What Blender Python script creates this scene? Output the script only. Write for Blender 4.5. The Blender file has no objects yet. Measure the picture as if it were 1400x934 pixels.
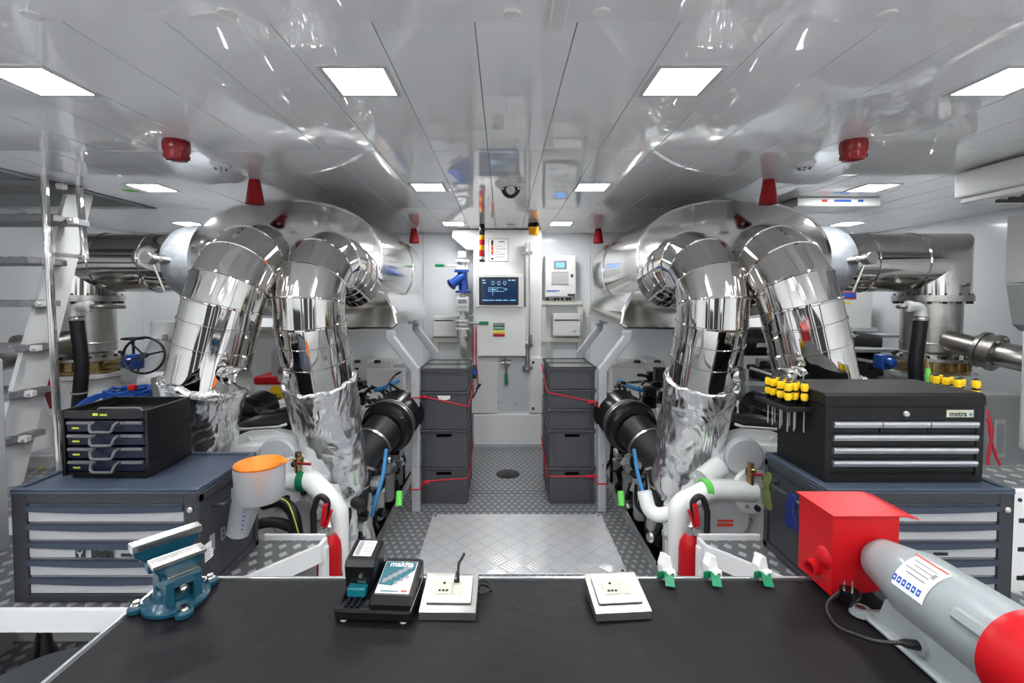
import bpy, bmesh, math, random
from mathutils import Vector, Matrix, noise
R = math.radians
SC = bpy.context.scene
COL = SC.collection
# ------------------------------------------------------------ camera
CAM = Vector((-0.045, 0.0, 1.71)); F = 630.0; TILT = R(2.0); CX, CY = 688.0, 430.0
cd = bpy.data.cameras.new('camera'); cam = bpy.data.objects.new('camera', cd); COL.objects.link(cam)
cam.location = CAM; cam.rotation_euler = (R(90) - TILT, 0, 0)
cd.sensor_width = 36.0; cd.lens = F * 36.0 / 1400.0
cd.shift_x = (700 - CX) / 1400.0; cd.shift_y = -(467 - CY) / 1400.0
cd.clip_start = 0.05
SC.camera = cam
def W(px, py, Y):
    """point of the place at depth Y that the survey pixel (px, py) looks at"""
    u = (px - CX) / F; v = (CY - py) / F
    d = Vector((u, math.cos(TILT) + v * math.sin(TILT), -math.sin(TILT) + v * math.cos(TILT)))
    return CAM + d * (Y / d.y)
def G(px, py, Z):
    """point at height Z"""
    u = (px - CX) / F; v = (CY - py) / F
    d = Vector((u, math.cos(TILT) + v * math.sin(TILT), -math.sin(TILT) + v * math.cos(TILT)))
    return CAM + d * ((Z - CAM.z) / d.z)
# ------------------------------------------------------------ materials
def _nt(name):
    m = bpy.data.materials.new(name); m.use_nodes = True
    nt = m.node_tree; return m, nt, nt.nodes, nt.links, nt.nodes['Principled BSDF']
def mat(name, col, rough=.5, metal=0.0, bump=0.0, bscale=30.0, bdist=.002, coat=0.0, ior=None, var=0.0, vscale=4.0,
        rvar=0.0, stretch=None, emit=None, estr=0.0, trans=0.0, alpha=1.0, uv=False, detail=3.0, spec=None):
    m, nt, N, L, P = _nt(name)
    P.inputs['Base Color'].default_value = (*col, 1); P.inputs['Roughness'].default_value = rough
    P.inputs['Metallic'].default_value = metal
    if metal < .5 and spec is None and ior is None and not trans: spec = .34; coat *= .4
    if coat: P.inputs['Coat Weight'].default_value = coat; P.inputs['Coat Roughness'].default_value = .03
    if ior: P.inputs['IOR'].default_value = ior
    if spec is not None: P.inputs['Specular IOR Level'].default_value = spec
    if emit: P.inputs['Emission Color'].default_value = (*emit, 1); P.inputs['Emission Strength'].default_value = estr
    if trans: P.inputs['Transmission Weight'].default_value = trans
    if alpha < 1: P.inputs['Alpha'].default_value = alpha
    tc = N.new('ShaderNodeTexCoord'); src = tc.outputs['UV' if uv else 'Object']
    if stretch:
        mp = N.new('ShaderNodeMapping'); mp.inputs['Scale'].default_value = stretch
        L.new(src, mp.inputs['Vector']); src = mp.outputs['Vector']
    if bump:
        t = N.new('ShaderNodeTexNoise'); t.inputs['Scale'].default_value = bscale; t.inputs['Detail'].default_value = detail
        L.new(src, t.inputs['Vector'])
        b = N.new('ShaderNodeBump'); b.inputs['Strength'].default_value = bump; b.inputs['Distance'].default_value = bdist
        L.new(t.outputs['Fac'], b.inputs['Height']); L.new(b.outputs['Normal'], P.inputs['Normal'])
    if var or rvar:
        t = N.new('ShaderNodeTexNoise'); t.inputs['Scale'].default_value = vscale; t.inputs['Detail'].default_value = 5
        L.new(src, t.inputs['Vector'])
        if var:
            r = N.new('ShaderNodeMapRange'); r.inputs['From Min'].default_value = .3; r.inputs['From Max'].default_value = .7
            r.inputs['To Min'].default_value = 1 - var; r.inputs['To Max'].default_value = 1 + var
            L.new(t.outputs['Fac'], r.inputs['Value'])
            mx = N.new('ShaderNodeVectorMath'); mx.operation = 'SCALE'; mx.inputs[0].default_value = col
            L.new(r.outputs['Result'], mx.inputs['Scale']); L.new(mx.outputs['Vector'], P.inputs['Base Color'])
        if rvar:
            r = N.new('ShaderNodeMapRange'); r.inputs['From Min'].default_value = .3; r.inputs['From Max'].default_value = .7
            r.inputs['To Min'].default_value = max(.01, rough - rvar); r.inputs['To Max'].default_value = rough + rvar
            L.new(t.outputs['Fac'], r.inputs['Value']); L.new(r.outputs['Result'], P.inputs['Roughness'])
    return m
def M_(N, L, op, a, b=None, c=None):
    n = N.new('ShaderNodeMath'); n.operation = op
    for i, v in enumerate((a, b, c)):
        if v is None: continue
        if isinstance(v, (int, float)): n.inputs[i].default_value = v
        else: L.new(v, n.inputs[i])
    return n.outputs[0]
def tread_mat(name, base, raised, pitch, rough, metal, kind, height=.0015):
    """checker plate: staggered raised lozenges, or groups of five short bars turned in alternate cells"""
    m, nt, N, L, P = _nt(name)
    tc = N.new('ShaderNodeTexCoord'); sp = N.new('ShaderNodeSeparateXYZ'); L.new(tc.outputs['Object'], sp.inputs[0])
    x = M_(N, L, 'DIVIDE', sp.outputs[0], pitch); y = M_(N, L, 'DIVIDE', sp.outputs[1], pitch)
    if kind == 'lozenge':
        row = M_(N, L, 'FLOOR', y); odd = M_(N, L, 'MULTIPLY', M_(N, L, 'MODULO', M_(N, L, 'ABSOLUTE', row), 2), .5)
        fx = M_(N, L, 'ABSOLUTE', M_(N, L, 'SUBTRACT', M_(N, L, 'FRACT', M_(N, L, 'ADD', x, odd)), .5))
        fy = M_(N, L, 'ABSOLUTE', M_(N, L, 'SUBTRACT', M_(N, L, 'FRACT', y), .5))
        s = M_(N, L, 'ADD', M_(N, L, 'MULTIPLY', fx, 2.9), M_(N, L, 'MULTIPLY', fy, 2.3))
        h = M_(N, L, 'SMOOTH_MIN', M_(N, L, 'MAXIMUM', M_(N, L, 'MULTIPLY', M_(N, L, 'SUBTRACT', 1.0, s), 4.0), 0), 1.0, .2)
    else:
        a = M_(N, L, 'ADD', x, y); b = M_(N, L, 'SUBTRACT', x, y)
        par = M_(N, L, 'MODULO', M_(N, L, 'ABSOLUTE', M_(N, L, 'ADD', M_(N, L, 'FLOOR', a), M_(N, L, 'FLOOR', b))), 2)
        fa = M_(N, L, 'SUBTRACT', M_(N, L, 'FRACT', a), .5); fb = M_(N, L, 'SUBTRACT', M_(N, L, 'FRACT', b), .5)
        mixu = N.new('ShaderNodeMix'); L.new(par, mixu.inputs[0]); L.new(fa, mixu.inputs[2]); L.new(fb, mixu.inputs[3])
        mixv = N.new('ShaderNodeMix'); L.new(par, mixv.inputs[0]); L.new(fb, mixv.inputs[2]); L.new(fa, mixv.inputs[3])
        bars = M_(N, L, 'ABSOLUTE', M_(N, L, 'SUBTRACT', M_(N, L, 'FRACT', M_(N, L, 'MULTIPLY', mixv.outputs[0], 5)), .5))
        m1 = M_(N, L, 'MINIMUM', M_(N, L, 'MULTIPLY', M_(N, L, 'MAXIMUM', M_(N, L, 'SUBTRACT', .36, bars), 0), 6), 1)
        m2 = M_(N, L, 'MINIMUM', M_(N, L, 'MULTIPLY', M_(N, L, 'MAXIMUM', M_(N, L, 'SUBTRACT', .44, M_(N, L, 'ABSOLUTE', mixu.outputs[0])), 0), 14), 1)
        m3 = M_(N, L, 'LESS_THAN', M_(N, L, 'ABSOLUTE', mixv.outputs[0]), .46)
        h = M_(N, L, 'MULTIPLY', M_(N, L, 'MULTIPLY', m1, m2), m3)
    mx = N.new('ShaderNodeMix'); mx.data_type = 'RGBA'; L.new(h, mx.inputs[0])
    mx.inputs[6].default_value = (*base, 1); mx.inputs[7].default_value = (*raised, 1)
    L.new(mx.outputs[2], P.inputs['Base Color'])
    b = N.new('ShaderNodeBump'); b.inputs['Strength'].default_value = .7; b.inputs['Distance'].default_value = height
    L.new(h, b.inputs['Height']); L.new(b.outputs['Normal'], P.inputs['Normal'])
    P.inputs['Roughness'].default_value = rough; P.inputs['Metallic'].default_value = metal
    return m
def foil_mat(name):
    m, nt, N, L, P = _nt(name)
    P.inputs['Metallic'].default_value = 1; P.inputs['Base Color'].default_value = (.90, .90, .91, 1); P.inputs['Roughness'].default_value = .25
    tc = N.new('ShaderNodeTexCoord')
    n1 = N.new('ShaderNodeTexNoise'); n1.inputs['Scale'].default_value = 3.5; n1.inputs['Detail'].default_value = 2; n1.inputs['Distortion'].default_value = 1.6
    mp = N.new('ShaderNodeMapping'); mp.inputs['Scale'].default_value = (1.3, 1.3, .7)
    v = N.new('ShaderNodeTexVoronoi'); v.feature = 'F1'; v.inputs['Scale'].default_value = 5
    ad = N.new('ShaderNodeVectorMath'); ad.operation = 'MULTIPLY_ADD'
    L.new(tc.outputs['Object'], mp.inputs['Vector']); L.new(mp.outputs['Vector'], n1.inputs['Vector'])
    L.new(n1.outputs['Color'], ad.inputs[0]); ad.inputs[1].default_value = (.35, .35, .35); L.new(mp.outputs['Vector'], ad.inputs[2])
    L.new(ad.outputs[0], v.inputs['Vector'])
    h = M_(N, L, 'ADD', M_(N, L, 'MULTIPLY', v.outputs['Distance'], 1.0), M_(N, L, 'MULTIPLY', n1.outputs['Fac'], .8))
    b = N.new('ShaderNodeBump'); b.inputs['Strength'].default_value = .5; b.inputs['Distance'].default_value = .045
    L.new(h, b.inputs['Height']); L.new(b.outputs['Normal'], P.inputs['Normal'])
    return m
M = {}
M['wall'] = mat('wall paint', (.86, .88, .89), .22, coat=.3, bump=.05, bscale=1.2, bdist=.02)
M['ceiling'] = mat('glossy ceiling panel', (.90, .90, .91), .012, ior=2.0, bump=.015, bscale=1.3, bdist=.006, detail=0)
M['gap'] = mat('panel gap', (.10, .10, .11), .6)
M['lamp'] = mat('lamp diffuser', (1, 1, 1), .4, emit=(.97, .985, 1), estr=48)
M['lampframe'] = mat('lamp frame', (.55, .55, .56), .4)
M['bilge'] = mat('bilge paint', (.16, .16, .165), .5, var=.2)
M['chrome'] = mat('polished steel', (.70, .68, .65), .05, 1.0, bump=.40, bscale=1.0, bdist=.03, uv=True, stretch=(13, .5, 1), detail=1.0, rvar=.02)
M['drum'] = mat('polished drum sheet', (.78, .77, .75), .13, 1.0, bump=.12, bscale=2.0, bdist=.03, detail=1)
M['duct'] = mat('polished duct sheet', (.62, .60, .57), .09, 1.0, bump=.15, bscale=1.6, bdist=.03, detail=1)
M['galv'] = mat('galvanised cloth', (.36, .385, .41), .5, .35, bump=.6, bscale=14, bdist=.01, var=.2, vscale=12)
M['foil'] = foil_mat('crumpled foil')
M['steel'] = mat('brushed steel', (.50, .48, .45), .3, 1.0, bump=.1, bscale=60, var=.08, vscale=5, stretch=(1, 1, 6))
M['dullsteel'] = mat('dull steel', (.33, .31, .285), .42, .9, var=.15, vscale=9, bump=.1, bscale=40)
M['bolt'] = mat('bolt steel', (.55, .55, .54), .3, 1)
M['aluedge'] = mat('aluminium edge', (.60, .61, .62), .3, .9)
M['tread'] = tread_mat('grey tread plate', (.19, .195, .20), (.42, .43, .44), .056, .33, .35, 'lozenge')
M['plate'] = tread_mat('bright tread plate', (.80, .81, .81), (.95, .96, .96), .155, .16, .55, 'bars', .0012)
M['treadlight'] = tread_mat('light tread plate', (.17, .175, .18), (.50, .51, .52), .070, .34, .5, 'lozenge')
M['post'] = mat('grey painted post', (.42, .43, .45), .35, .1)
M['white'] = mat('white paint', (.72, .72, .715), .3, coat=.2)
M['engwhite'] = mat('engine white paint', (.78, .79, .78), .28, coat=.4, bump=.15, bscale=25, var=.06)
M['enggrey'] = mat('light grey paint', (.46, .47, .48), .4, var=.05)
M['deck'] = mat('bounce deck paint', (.62, .63, .64), .4, var=.05)  # pale colour for the unseen floor that bounces light upward
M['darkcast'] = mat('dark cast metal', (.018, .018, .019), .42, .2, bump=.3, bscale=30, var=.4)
M['black'] = mat('black plastic', (.005, .005, .006), .26, spec=.4)
M['blackmatt'] = mat('black powder coat', (.006, .006, .007), .6, spec=.3, bump=.15, bscale=220, bdist=.0006)
M['rubber'] = mat('black rubber', (.006, .006, .007), .45, spec=.4, bump=.2, bscale=40)
M['matrub'] = mat('ribbed rubber mat', (.006, .0055, .007), .5, spec=.22, bump=.6, bscale=4.5, bdist=.02, detail=4, var=.2, vscale=3)
M['crate'] = mat('grey crate plastic', (.062, .064, .072), .45)
M['cratelid'] = mat('smoked crate lid', (.10, .11, .105), .12)
M['red'] = mat('red paint', (.47, .006, .010), .36, spec=.25)
M['darkred'] = mat('dark red plastic', (.28, .008, .012), .35)
M['sounder'] = mat('sounder red', (.23, .008, .012), .25, coat=.5)
M['cord'] = mat('red elastic cord', (.50, .01, .03), .5)
M['beige'] = mat('cream frame', (.66, .64, .57), .45)
M['ceillow'] = mat('lower ceiling strip', (.86, .85, .86), .03, ior=2.0)
M['boxwhite'] = mat('enclosure white', (.70, .70, .68), .35)
M['boxgrey'] = mat('enclosure grey', (.45, .47, .47), .4)
M['navy'] = mat('blue grey cabinet paint', (.030, .038, .055), .42, var=.08)
M['navytop'] = mat('blue grey mat', (.045, .060, .088), .45, var=.1, vscale=6)
M['cabgrey'] = mat('cabinet dark grey', (.030, .032, .038), .42)
M['drawer'] = mat('silver drawer front', (.42, .42, .43), .38, .35, bump=.05, bscale=80, stretch=(.2, 1, 8))
M['drawerblue'] = mat('drawer grip strip', (.028, .038, .060), .35)
M['casegrey'] = mat('grey case handle', (.11, .11, .115), .45)
M['caseblue'] = mat('dark blue case', (.005, .007, .022), .3)
M['yellow'] = mat('yellow print', (.75, .70, .05), .5)
M['lime'] = mat('lime logo', (.55, .60, .05), .5)
M['inkblack'] = mat('black print', (.02, .02, .02), .5)
M['inkwhite'] = mat('white print', (.8, .8, .8), .5)
M['inkblue'] = mat('blue print', (.02, .10, .45), .5)
M['inkred'] = mat('red print', (.60, .04, .03), .5)
M['inkgrey'] = mat('grey print', (.22, .22, .23), .5)
M['visblue'] = mat('vise blue enamel', (.005, .050, .082), .3, spec=.4, coat=.1, bump=.1, bscale=50)
M['valveblue'] = mat('valve blue enamel', (.006, .055, .30), .3, coat=.4)
M['bright'] = mat('bright machined steel', (.72, .71, .69), .2, 1, var=.1)
M['brass'] = mat('brass', (.36, .26, .12), .35, 1, var=.3, vscale=20)
M['green'] = mat('green plastic', (.005, .17, .07), .4)
M['greentape'] = mat('bright green tape', (.14, .62, .10), .5)
M['cableblue'] = mat('blue cable', (.006, .07, .33), .4)
M['orange'] = mat('orange plastic', (.85, .22, .02), .45)
M['jug'] = mat('translucent jug', (.86, .88, .90), .28, trans=.8, ior=1.12)
M['amber'] = mat('amber lens', (.85, .33, .01), .15, emit=(1, .38, .02), estr=.05)
M['redlens'] = mat('red lens', (.45, .01, .02), .15, emit=(1, .03, .02), estr=.02)
M['screen'] = mat('screen glass', (.01, .015, .03), .08, emit=(.008, .025, .075), estr=.45)
M['screenlines'] = mat('screen drawing', (.3, .6, .8), .3, emit=(.25, .60, .85), estr=.5)
M['lcd'] = mat('lcd blue', (.1, .3, .7), .3, emit=(.20, .42, 1.0), estr=.5)
M['glassgrey'] = mat('grey window pane', (.42, .43, .41), .12)
M['recess'] = mat('pale recess', (.58, .61, .63), .3)
M['domeglass'] = mat('smoked dome', (.01, .01, .012), .05, coat=1)
M['teal'] = mat('teal plastic', (.004, .12, .15), .35)
M['tealprint'] = mat('teal print', (.004, .10, .125), .45)
M['motorgrey'] = mat('grey green enamel', (.27, .30, .305), .32, coat=.3, bump=.12, bscale=60)
M['cream'] = mat('cream plastic', (.48, .48, .38), .35)
M['socketwhite'] = mat('socket white', (.76, .76, .74), .2, coat=.3)
M['yhandle'] = mat('yellow handle', (.85, .55, .01), .35)
M['olive'] = mat('olive fabric', (.09, .115, .03), .9)
M['bluefab'] = mat('blue fabric', (.004, .012, .10), .8)
M['hoseblue'] = mat('light blue hose', (.03, .17, .38), .4)
M['copper'] = mat('red cable', (.45, .03, .05), .45)
# ------------------------------------------------------------ mesh builder
class B:
    def __init__(self, xf=None):
        self.bm = bmesh.new(); self.uvl = self.bm.loops.layers.uv.new('UVMap')
        self.xf = xf or Matrix.Identity(4); self.mi = 0; self.flat = set()
    def v(self, p): return self.bm.verts.new(self.xf @ Vector(p))
    def face(self, vs, uv=None, smooth=False):
        try: f = self.bm.faces.new(vs)
        except ValueError: return None
        f.material_index = self.mi; f.smooth = smooth
        if uv:
            for l, q in zip(f.loops, uv): l[self.uvl].uv = q
        return f
    def box(self, c, s, bev=0.0, rot=None, seg=1, taper=None):
        """centre, size; taper=(tx, ty) scales the bottom"""
        m = Matrix.Translation(Vector(c)) @ (rot.to_4x4() if rot is not None else Matrix.Identity(4))
        h = Vector(s) / 2; vs = []
        for z in (-1, 1):
            for x, y in ((-1, -1), (1, -1), (1, 1), (-1, 1)):
                tx, ty = (taper if (taper and z < 0) else (1, 1))
                vs.append(self.bm.verts.new(self.xf @ m @ Vector((x * h.x * tx, y * h.y * ty, z * h.z))))
        fs = [self.face([vs[i] for i in q]) for q in ((3, 2, 1, 0), (4, 5, 6, 7), (0, 1, 5, 4), (1, 2, 6, 5), (2, 3, 7, 6), (3, 0, 4, 7))]
        if bev:
            es = set(e for f in fs for e in f.edges)
            r = bmesh.ops.bevel(self.bm, geom=list(es), offset=bev, segments=seg, profile=.5, affect='EDGES')
            for f in r['faces']: f.material_index = self.mi
        return self
    def b6(self, x0, x1, y0, y1, z0, z1, bev=0.0, seg=1):
        return self.box(((x0 + x1) / 2, (y0 + y1) / 2, (z0 + z1) / 2), (abs(x1 - x0), abs(y1 - y0), abs(z1 - z0)), bev, None, seg)
    def pbox(self, px0, py0, px1, py1, Y, dep, bev=0.0, seg=1):
        """box whose front face at depth Y spans those survey pixels"""
        a = W(px0, py1, Y); b = W(px1, py0, Y)
        return self.b6(a.x, b.x, Y, Y + dep, a.z, b.z, bev, seg)
    def sweep(self, pts, r, seg=24, caps=True, beads=(), bead=(.006, .008), closed=False, squash=None):
        """tube along pts; r number or list; beads = list of point indexes with a raised ring"""
        pts = [Vector(p) for p in pts]; n = len(pts)
        rs = list(r) if isinstance(r, (list, tuple)) else [r] * n
        tang = []
        for i in range(n):
            if closed: t = pts[(i + 1) % n] - pts[i - 1]
            elif i == 0: t = pts[1] - pts[0]
            elif i == n - 1: t = pts[-1] - pts[-2]
            else: t = (pts[i + 1] - pts[i]).normalized() + (pts[i] - pts[i - 1]).normalized()
            tang.append(t.normalized())
        up = Vector((0, 0, 1)) if abs(tang[0].z) < .9 else Vector((1, 0, 0))
        nrm = (up - tang[0] * up.dot(tang[0])).normalized()
        rings = []; dist = 0.0; lastp = pts[0]
        def ring(p, t, nn, rad, d):
            bi = t.cross(nn)
            rings.append(([self.bm.verts.new(self.xf @ (p + nn * math.cos(2 * math.pi * k / seg) * rad * (squash or 1) + bi * math.sin(2 * math.pi * k / seg) * rad)) for k in range(seg)], d))
        for i in range(n):
            nrm = (nrm - tang[i] * nrm.dot(tang[i]))
            nrm = nrm.normalized() if nrm.length > 1e-6 else tang[i].orthogonal().normalized()
            if i: dist += (pts[i] - lastp).length; lastp = pts[i]
            rad = rs[i]
            if not closed and 0 < i < n - 1:      # mitre: widen so that the tube keeps its radius
                pass
            if i in beads:
                w, h = bead[1], bead[0]
                ring(pts[i] - tang[i] * w, tang[i], nrm, rad, dist - w); ring(pts[i] - tang[i] * w * .6, tang[i], nrm, rad + h, dist - w * .6)
                ring(pts[i] + tang[i] * w * .6, tang[i], nrm, rad + h, dist + w * .6); ring(pts[i] + tang[i] * w, tang[i], nrm, rad, dist + w)
            else: ring(pts[i], tang[i], nrm, rad, dist)
        m = len(rings); rng = range(m if closed else m - 1)
        for j in rng:
            (a, da), (b_, db) = rings[j], rings[(j + 1) % m]
            for k in range(seg):
                k2 = (k + 1) % seg
                self.face([a[k], a[k2], b_[k2], b_[k]][::-1], uv=[(k / seg, da), ((k + 1) / seg, da), ((k + 1) / seg, db), (k / seg, db)][::-1], smooth=True)
        if caps and not closed:
            self.face(rings[0][0]); self.face(rings[-1][0][::-1])
        return self
    def cyl(self, p0, p1, r0, r1=None, seg=24, caps=True):
        return self.sweep([p0, p1], [r0, r0 if r1 is None else r1], seg, caps)
    def lathe(self, prof, o=(0, 0, 0), axis=(0, 0, 1), seg=32, cap0=True, cap1=True):
        """prof = [(r, h)...] along axis from o"""
        ax = Vector(axis).normalized(); o = Vector(o)
        n = ax.orthogonal().normalized(); b2 = ax.cross(n); rings = []
        for r, h in prof:
            r = max(r, 1e-4)
            rings.append([self.bm.verts.new(self.xf @ (o + ax * h + n * math.cos(2 * math.pi * k / seg) * r + b2 * math.sin(2 * math.pi * k / seg) * r)) for k in range(seg)])
        d = 0
        for j in range(len(rings) - 1):
            a, c = rings[j], rings[j + 1]; d2 = d + math.hypot(prof[j + 1][0] - prof[j][0], prof[j + 1][1] - prof[j][1])
            for k in range(seg):
                k2 = (k + 1) % seg
                self.face([a[k], a[k2], c[k2], c[k]], uv=[(k / seg, d), ((k + 1) / seg, d), ((k + 1) / seg, d2), (k / seg, d2)], smooth=True)
            d = d2
        if cap0: self.face(rings[0][::-1])
        if cap1: self.face(rings[-1])
        return self
    def prism(self, poly, d0, d1, plane='xz', bev=0.0, smooth=False):
        """poly of 2D points extruded between d0 and d1 along the third axis"""
        def P3(a, b, d): return {'xz': (a, d, b), 'xy': (a, b, d), 'yz': (d, a, b)}[plane]
        A = [self.v(P3(a, b, d0)) for a, b in poly]; C = [self.v(P3(a, b, d1)) for a, b in poly]; n = len(poly); fs = []
        fs += [self.face(A), self.face(C[::-1])]
        for i in range(n): fs.append(self.face([A[i], C[i], C[(i + 1) % n], A[(i + 1) % n]], smooth=smooth))
        fs = [f for f in fs if f]
        bmesh.ops.recalc_face_normals(self.bm, faces=fs)
        if bev:
            es = [e for f in fs[:2] for e in f.edges]
            bmesh.ops.bevel(self.bm, geom=list(set(es)), offset=bev, segments=2, profile=.5, affect='EDGES')
        return self
    def sphere(self, c, r, seg=20, sc=(1, 1, 1)):
        n0 = len(self.bm.verts)
        rr = bmesh.ops.create_uvsphere(self.bm, u_segments=seg, v_segments=seg // 2, radius=r, matrix=self.xf @ Matrix.Translation(Vector(c)) @ Matrix.Diagonal((*sc, 1)))
        for v in rr['verts']:
            for f in v.link_faces: f.smooth = True; f.material_index = self.mi
        return self
    def loft(self, rings, closed=True, caps=True, smooth=True):
        vr = [[self.v(p) for p in r] for r in rings]; n = len(vr[0])
        for j in range(len(vr) - 1):
            for k in range(n if closed else n - 1):
                k2 = (k + 1) % n
                self.face([vr[j][k], vr[j][k2], vr[j + 1][k2], vr[j + 1][k]], smooth=smooth, uv=[(k / n, j), ((k + 1) / n, j), ((k + 1) / n, j + 1), (k / n, j + 1)])
        if caps:
            self.face(vr[0][::-1]); self.face(vr[-1])
        return self
def obj(name, b, ms, parent=None, sharp=35, recalc=True, smoothall=False):
    me = bpy.data.meshes.new(name)
    if recalc: bmesh.ops.recalc_face_normals(b.bm, faces=b.bm.faces)
    if smoothall:
        for f in b.bm.faces: f.smooth = True
    b.bm.to_mesh(me); b.bm.free()
    for m in (ms if isinstance(ms, (list, tuple)) else [ms]): me.materials.append(M[m] if isinstance(m, str) else m)
    if any(p.use_smooth for p in me.polygons): me.set_sharp_from_angle(angle=R(sharp))
    o = bpy.data.objects.new(name, me); COL.objects.link(o)
    if parent is not None:
        o.parent = parent
        loc = Vector((0, 0, 0)); q = parent
        while q is not None: loc -= q.location; q = q.parent
        o.location = loc
    return o
def tag(o, label=None, cat=None, group=None, kind=None):
    if label: o['label'] = label
    if cat: o['category'] = cat
    if group: o['group'] = group
    if kind: o['kind'] = kind
    return o
def thing(name, label, cat, loc, group=None):
    o = bpy.data.objects.new(name, None); o.empty_display_size = .1; COL.objects.link(o); o.location = Vector(loc)
    return tag(o, label, cat, group)
def struct(name, b, m): return tag(obj(name, b, m), kind='structure')
def copy_tree(o, parent=None):
    c = o.copy(); COL.objects.link(c); c.parent = parent
    for ch in [x for x in bpy.data.objects if x.parent == o]: copy_tree(ch, c)
    return c
def text(body, size, mx, m, parent=None, name='lettering', ext=.0004, align='CENTER', sx=1.0, bold=0.0):
    cu = bpy.data.curves.new('t', 'FONT'); cu.body = body; cu.size = size; cu.extrude = ext; cu.align_x = align; cu.align_y = 'CENTER'
    cu.resolution_u = 3; cu.offset = bold
    t = bpy.data.objects.new('t', cu); COL.objects.link(t)
    me = bpy.data.meshes.new_from_object(t.evaluated_get(bpy.context.evaluated_depsgraph_get()))
    bpy.data.objects.remove(t); bpy.data.curves.remove(cu)
    me.transform(mx @ Matrix.Diagonal((sx, 1, 1, 1))); me.materials.clear(); me.materials.append(M[m])
    o = bpy.data.objects.new(name, me); COL.objects.link(o)
    if parent is not None:
        o.parent = parent; loc = Vector((0, 0, 0)); q = parent
        while q is not None: loc -= q.location; q = q.parent
        o.location = loc
    return o
def facing(p):  # text plane facing the camera side (-Y)
    return Matrix.Translation(Vector(p)) @ Matrix.Rotation(R(90), 4, 'X')
def fillet(pts, rad, n=6):
    """round the corners of a polyline"""
    pts = [Vector(p) for p in pts]; out = [pts[0]]
    rads = rad if isinstance(rad, (list, tuple)) else [rad] * len(pts)
    for i in range(1, len(pts) - 1):
        a, b, c = pts[i - 1], pts[i], pts[i + 1]; r = rads[i]
        u = (a - b); w = (c - b); lu, lw = u.length, w.length; u.normalize(); w.normalize()
        ang = u.angle(w)
        d = min(r / math.tan(ang / 2), lu * .49 if i > 1 else lu * .98, lw * .49 if i < len(pts) - 2 else lw * .98)
        rr = d * math.tan(ang / 2)
        ctr = b + (u + w).normalized() * (rr / math.sin(ang / 2))
        p0 = b + u * d; p1 = b + w * d; v0 = p0 - ctr; v1 = p1 - ctr; th = v0.angle(v1) if v0.length > 1e-9 else 0
        for k in range(n + 1):
            t = k / n
            if th < 1e-4: out.append(p0.lerp(p1, t)); continue
            out.append(ctr + (v0 * math.sin((1 - t) * th) + v1 * math.sin(t * th)) / math.sin(th))
    out.append(pts[-1]); return out
def rect2(px0, py0, px1, py1, Y): a = W(px0, py1, Y); b = W(px1, py0, Y); return a.x, b.x, a.z, b.z
# ============================================================ THE SETTING
ZC = 2.5; XW = 4.45; YB = 5.62; YR = -2.6; ZF = -.6
b = B(); b.b6(-XW - .1, XW + .1, YR - .1, YB + .1, ZF - .1, ZF); struct('floor', b, 'bilge')
b = B(); b.b6(-XW - .1, -XW, YR, YB, ZF, ZC + .6); struct('wall_left', b, 'wall')
b = B(); b.b6(XW, XW + .1, YR, YB, ZF, ZC + .1); struct('wall_right', b, 'wall')
b = B()
xs = [-XW, -3.4, -2.35, -1.02, -.39, .39, 1.02, 2.35, 3.4, XW]
for i in range(len(xs) - 1): b.b6(xs[i] + .002, xs[i + 1] - .002, YB, YB + .1, ZF, ZC + .1, .002)
b.mi = 1; b.b6(-XW, XW, YB + .03, YB + .12, ZF, ZC)
struct('wall_back', b, ['wall', 'gap'])
b = B(); b.b6(-XW, XW, YR - .1, YR, ZF, ZC + .1); struct('wall_rear', b, 'wall')
b = B(); b.b6(-.5, .5, YR, YR + .04, 0, 2.05, .01); b.b6(-.56, -.5, YR, YR + .06, 0, 2.12); b.b6(.5, .56, YR, YR + .06, 0, 2.12); b.b6(-.56, .56, YR, YR + .06, 2.06, 2.12)
struct('added_rear_door', b, 'cabgrey')  # unseen dark door, added so the chrome picks up dark reflections
for k, (x0, x1, z1) in enumerate(((-4.4, -2.6, .95), (-2.3, -1.5, 2.0), (-1.35, -.7, .95), (.8, 1.25, 2.0), (1.5, 2.6, .95), (3.0, 3.5, 2.0))):
    b = B(); b.b6(x0, x1, YR, YR + .05, 0, z1, .01); struct('trim_%d' % (10 + k), b, 'cabgrey')  # unseen dark panels added on the rear wall to streak the chrome reflections
# glossy ceiling panels: 295 mm planks in bays, with a stair well at the left and a lower strip over the bench
b = B(); rnd = random.Random(3)
XH = -3.10
gx = [-.127 + .295 * k for k in range(-15, 17)]
gx = [-XW] + [g for g in gx if -XW < g < XW] + [XW]
gy = [1.335, 2.50, 4.08, YB]
for i in range(len(gx) - 1):
    for j in range(3):
        x0, x1 = gx[i], gx[i + 1]; y0, y1 = gy[j], gy[j + 1]
        if x1 < XH + .2 and j < 2: continue
        rot = Matrix.Rotation(rnd.uniform(-.0016, .0016), 3, 'X') @ Matrix.Rotation(rnd.uniform(-.003, .003), 3, 'Y')
        b.box(((x0 + x1) / 2, (y0 + y1) / 2, ZC + .0102), (x1 - x0 - .0028, y1 - y0 - .0028, .02), .0012, rot)
b.mi = 1; b.b6(XH - .05, XW, 1.3, YB + .1, ZC + .03, ZC + .1); b.b6(-XW - .1, XH - .05, 4.0, YB, ZC + .03, ZC + .1)
struct('ceiling', b, ['ceiling', 'gap'])
b = B(); b.b6(-XW, XW, YR, 1.33, ZC - .012, ZC + .08, .003); struct('ceiling.001', b, 'ceillow')
b = B()                                             # the well over the stairs
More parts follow.
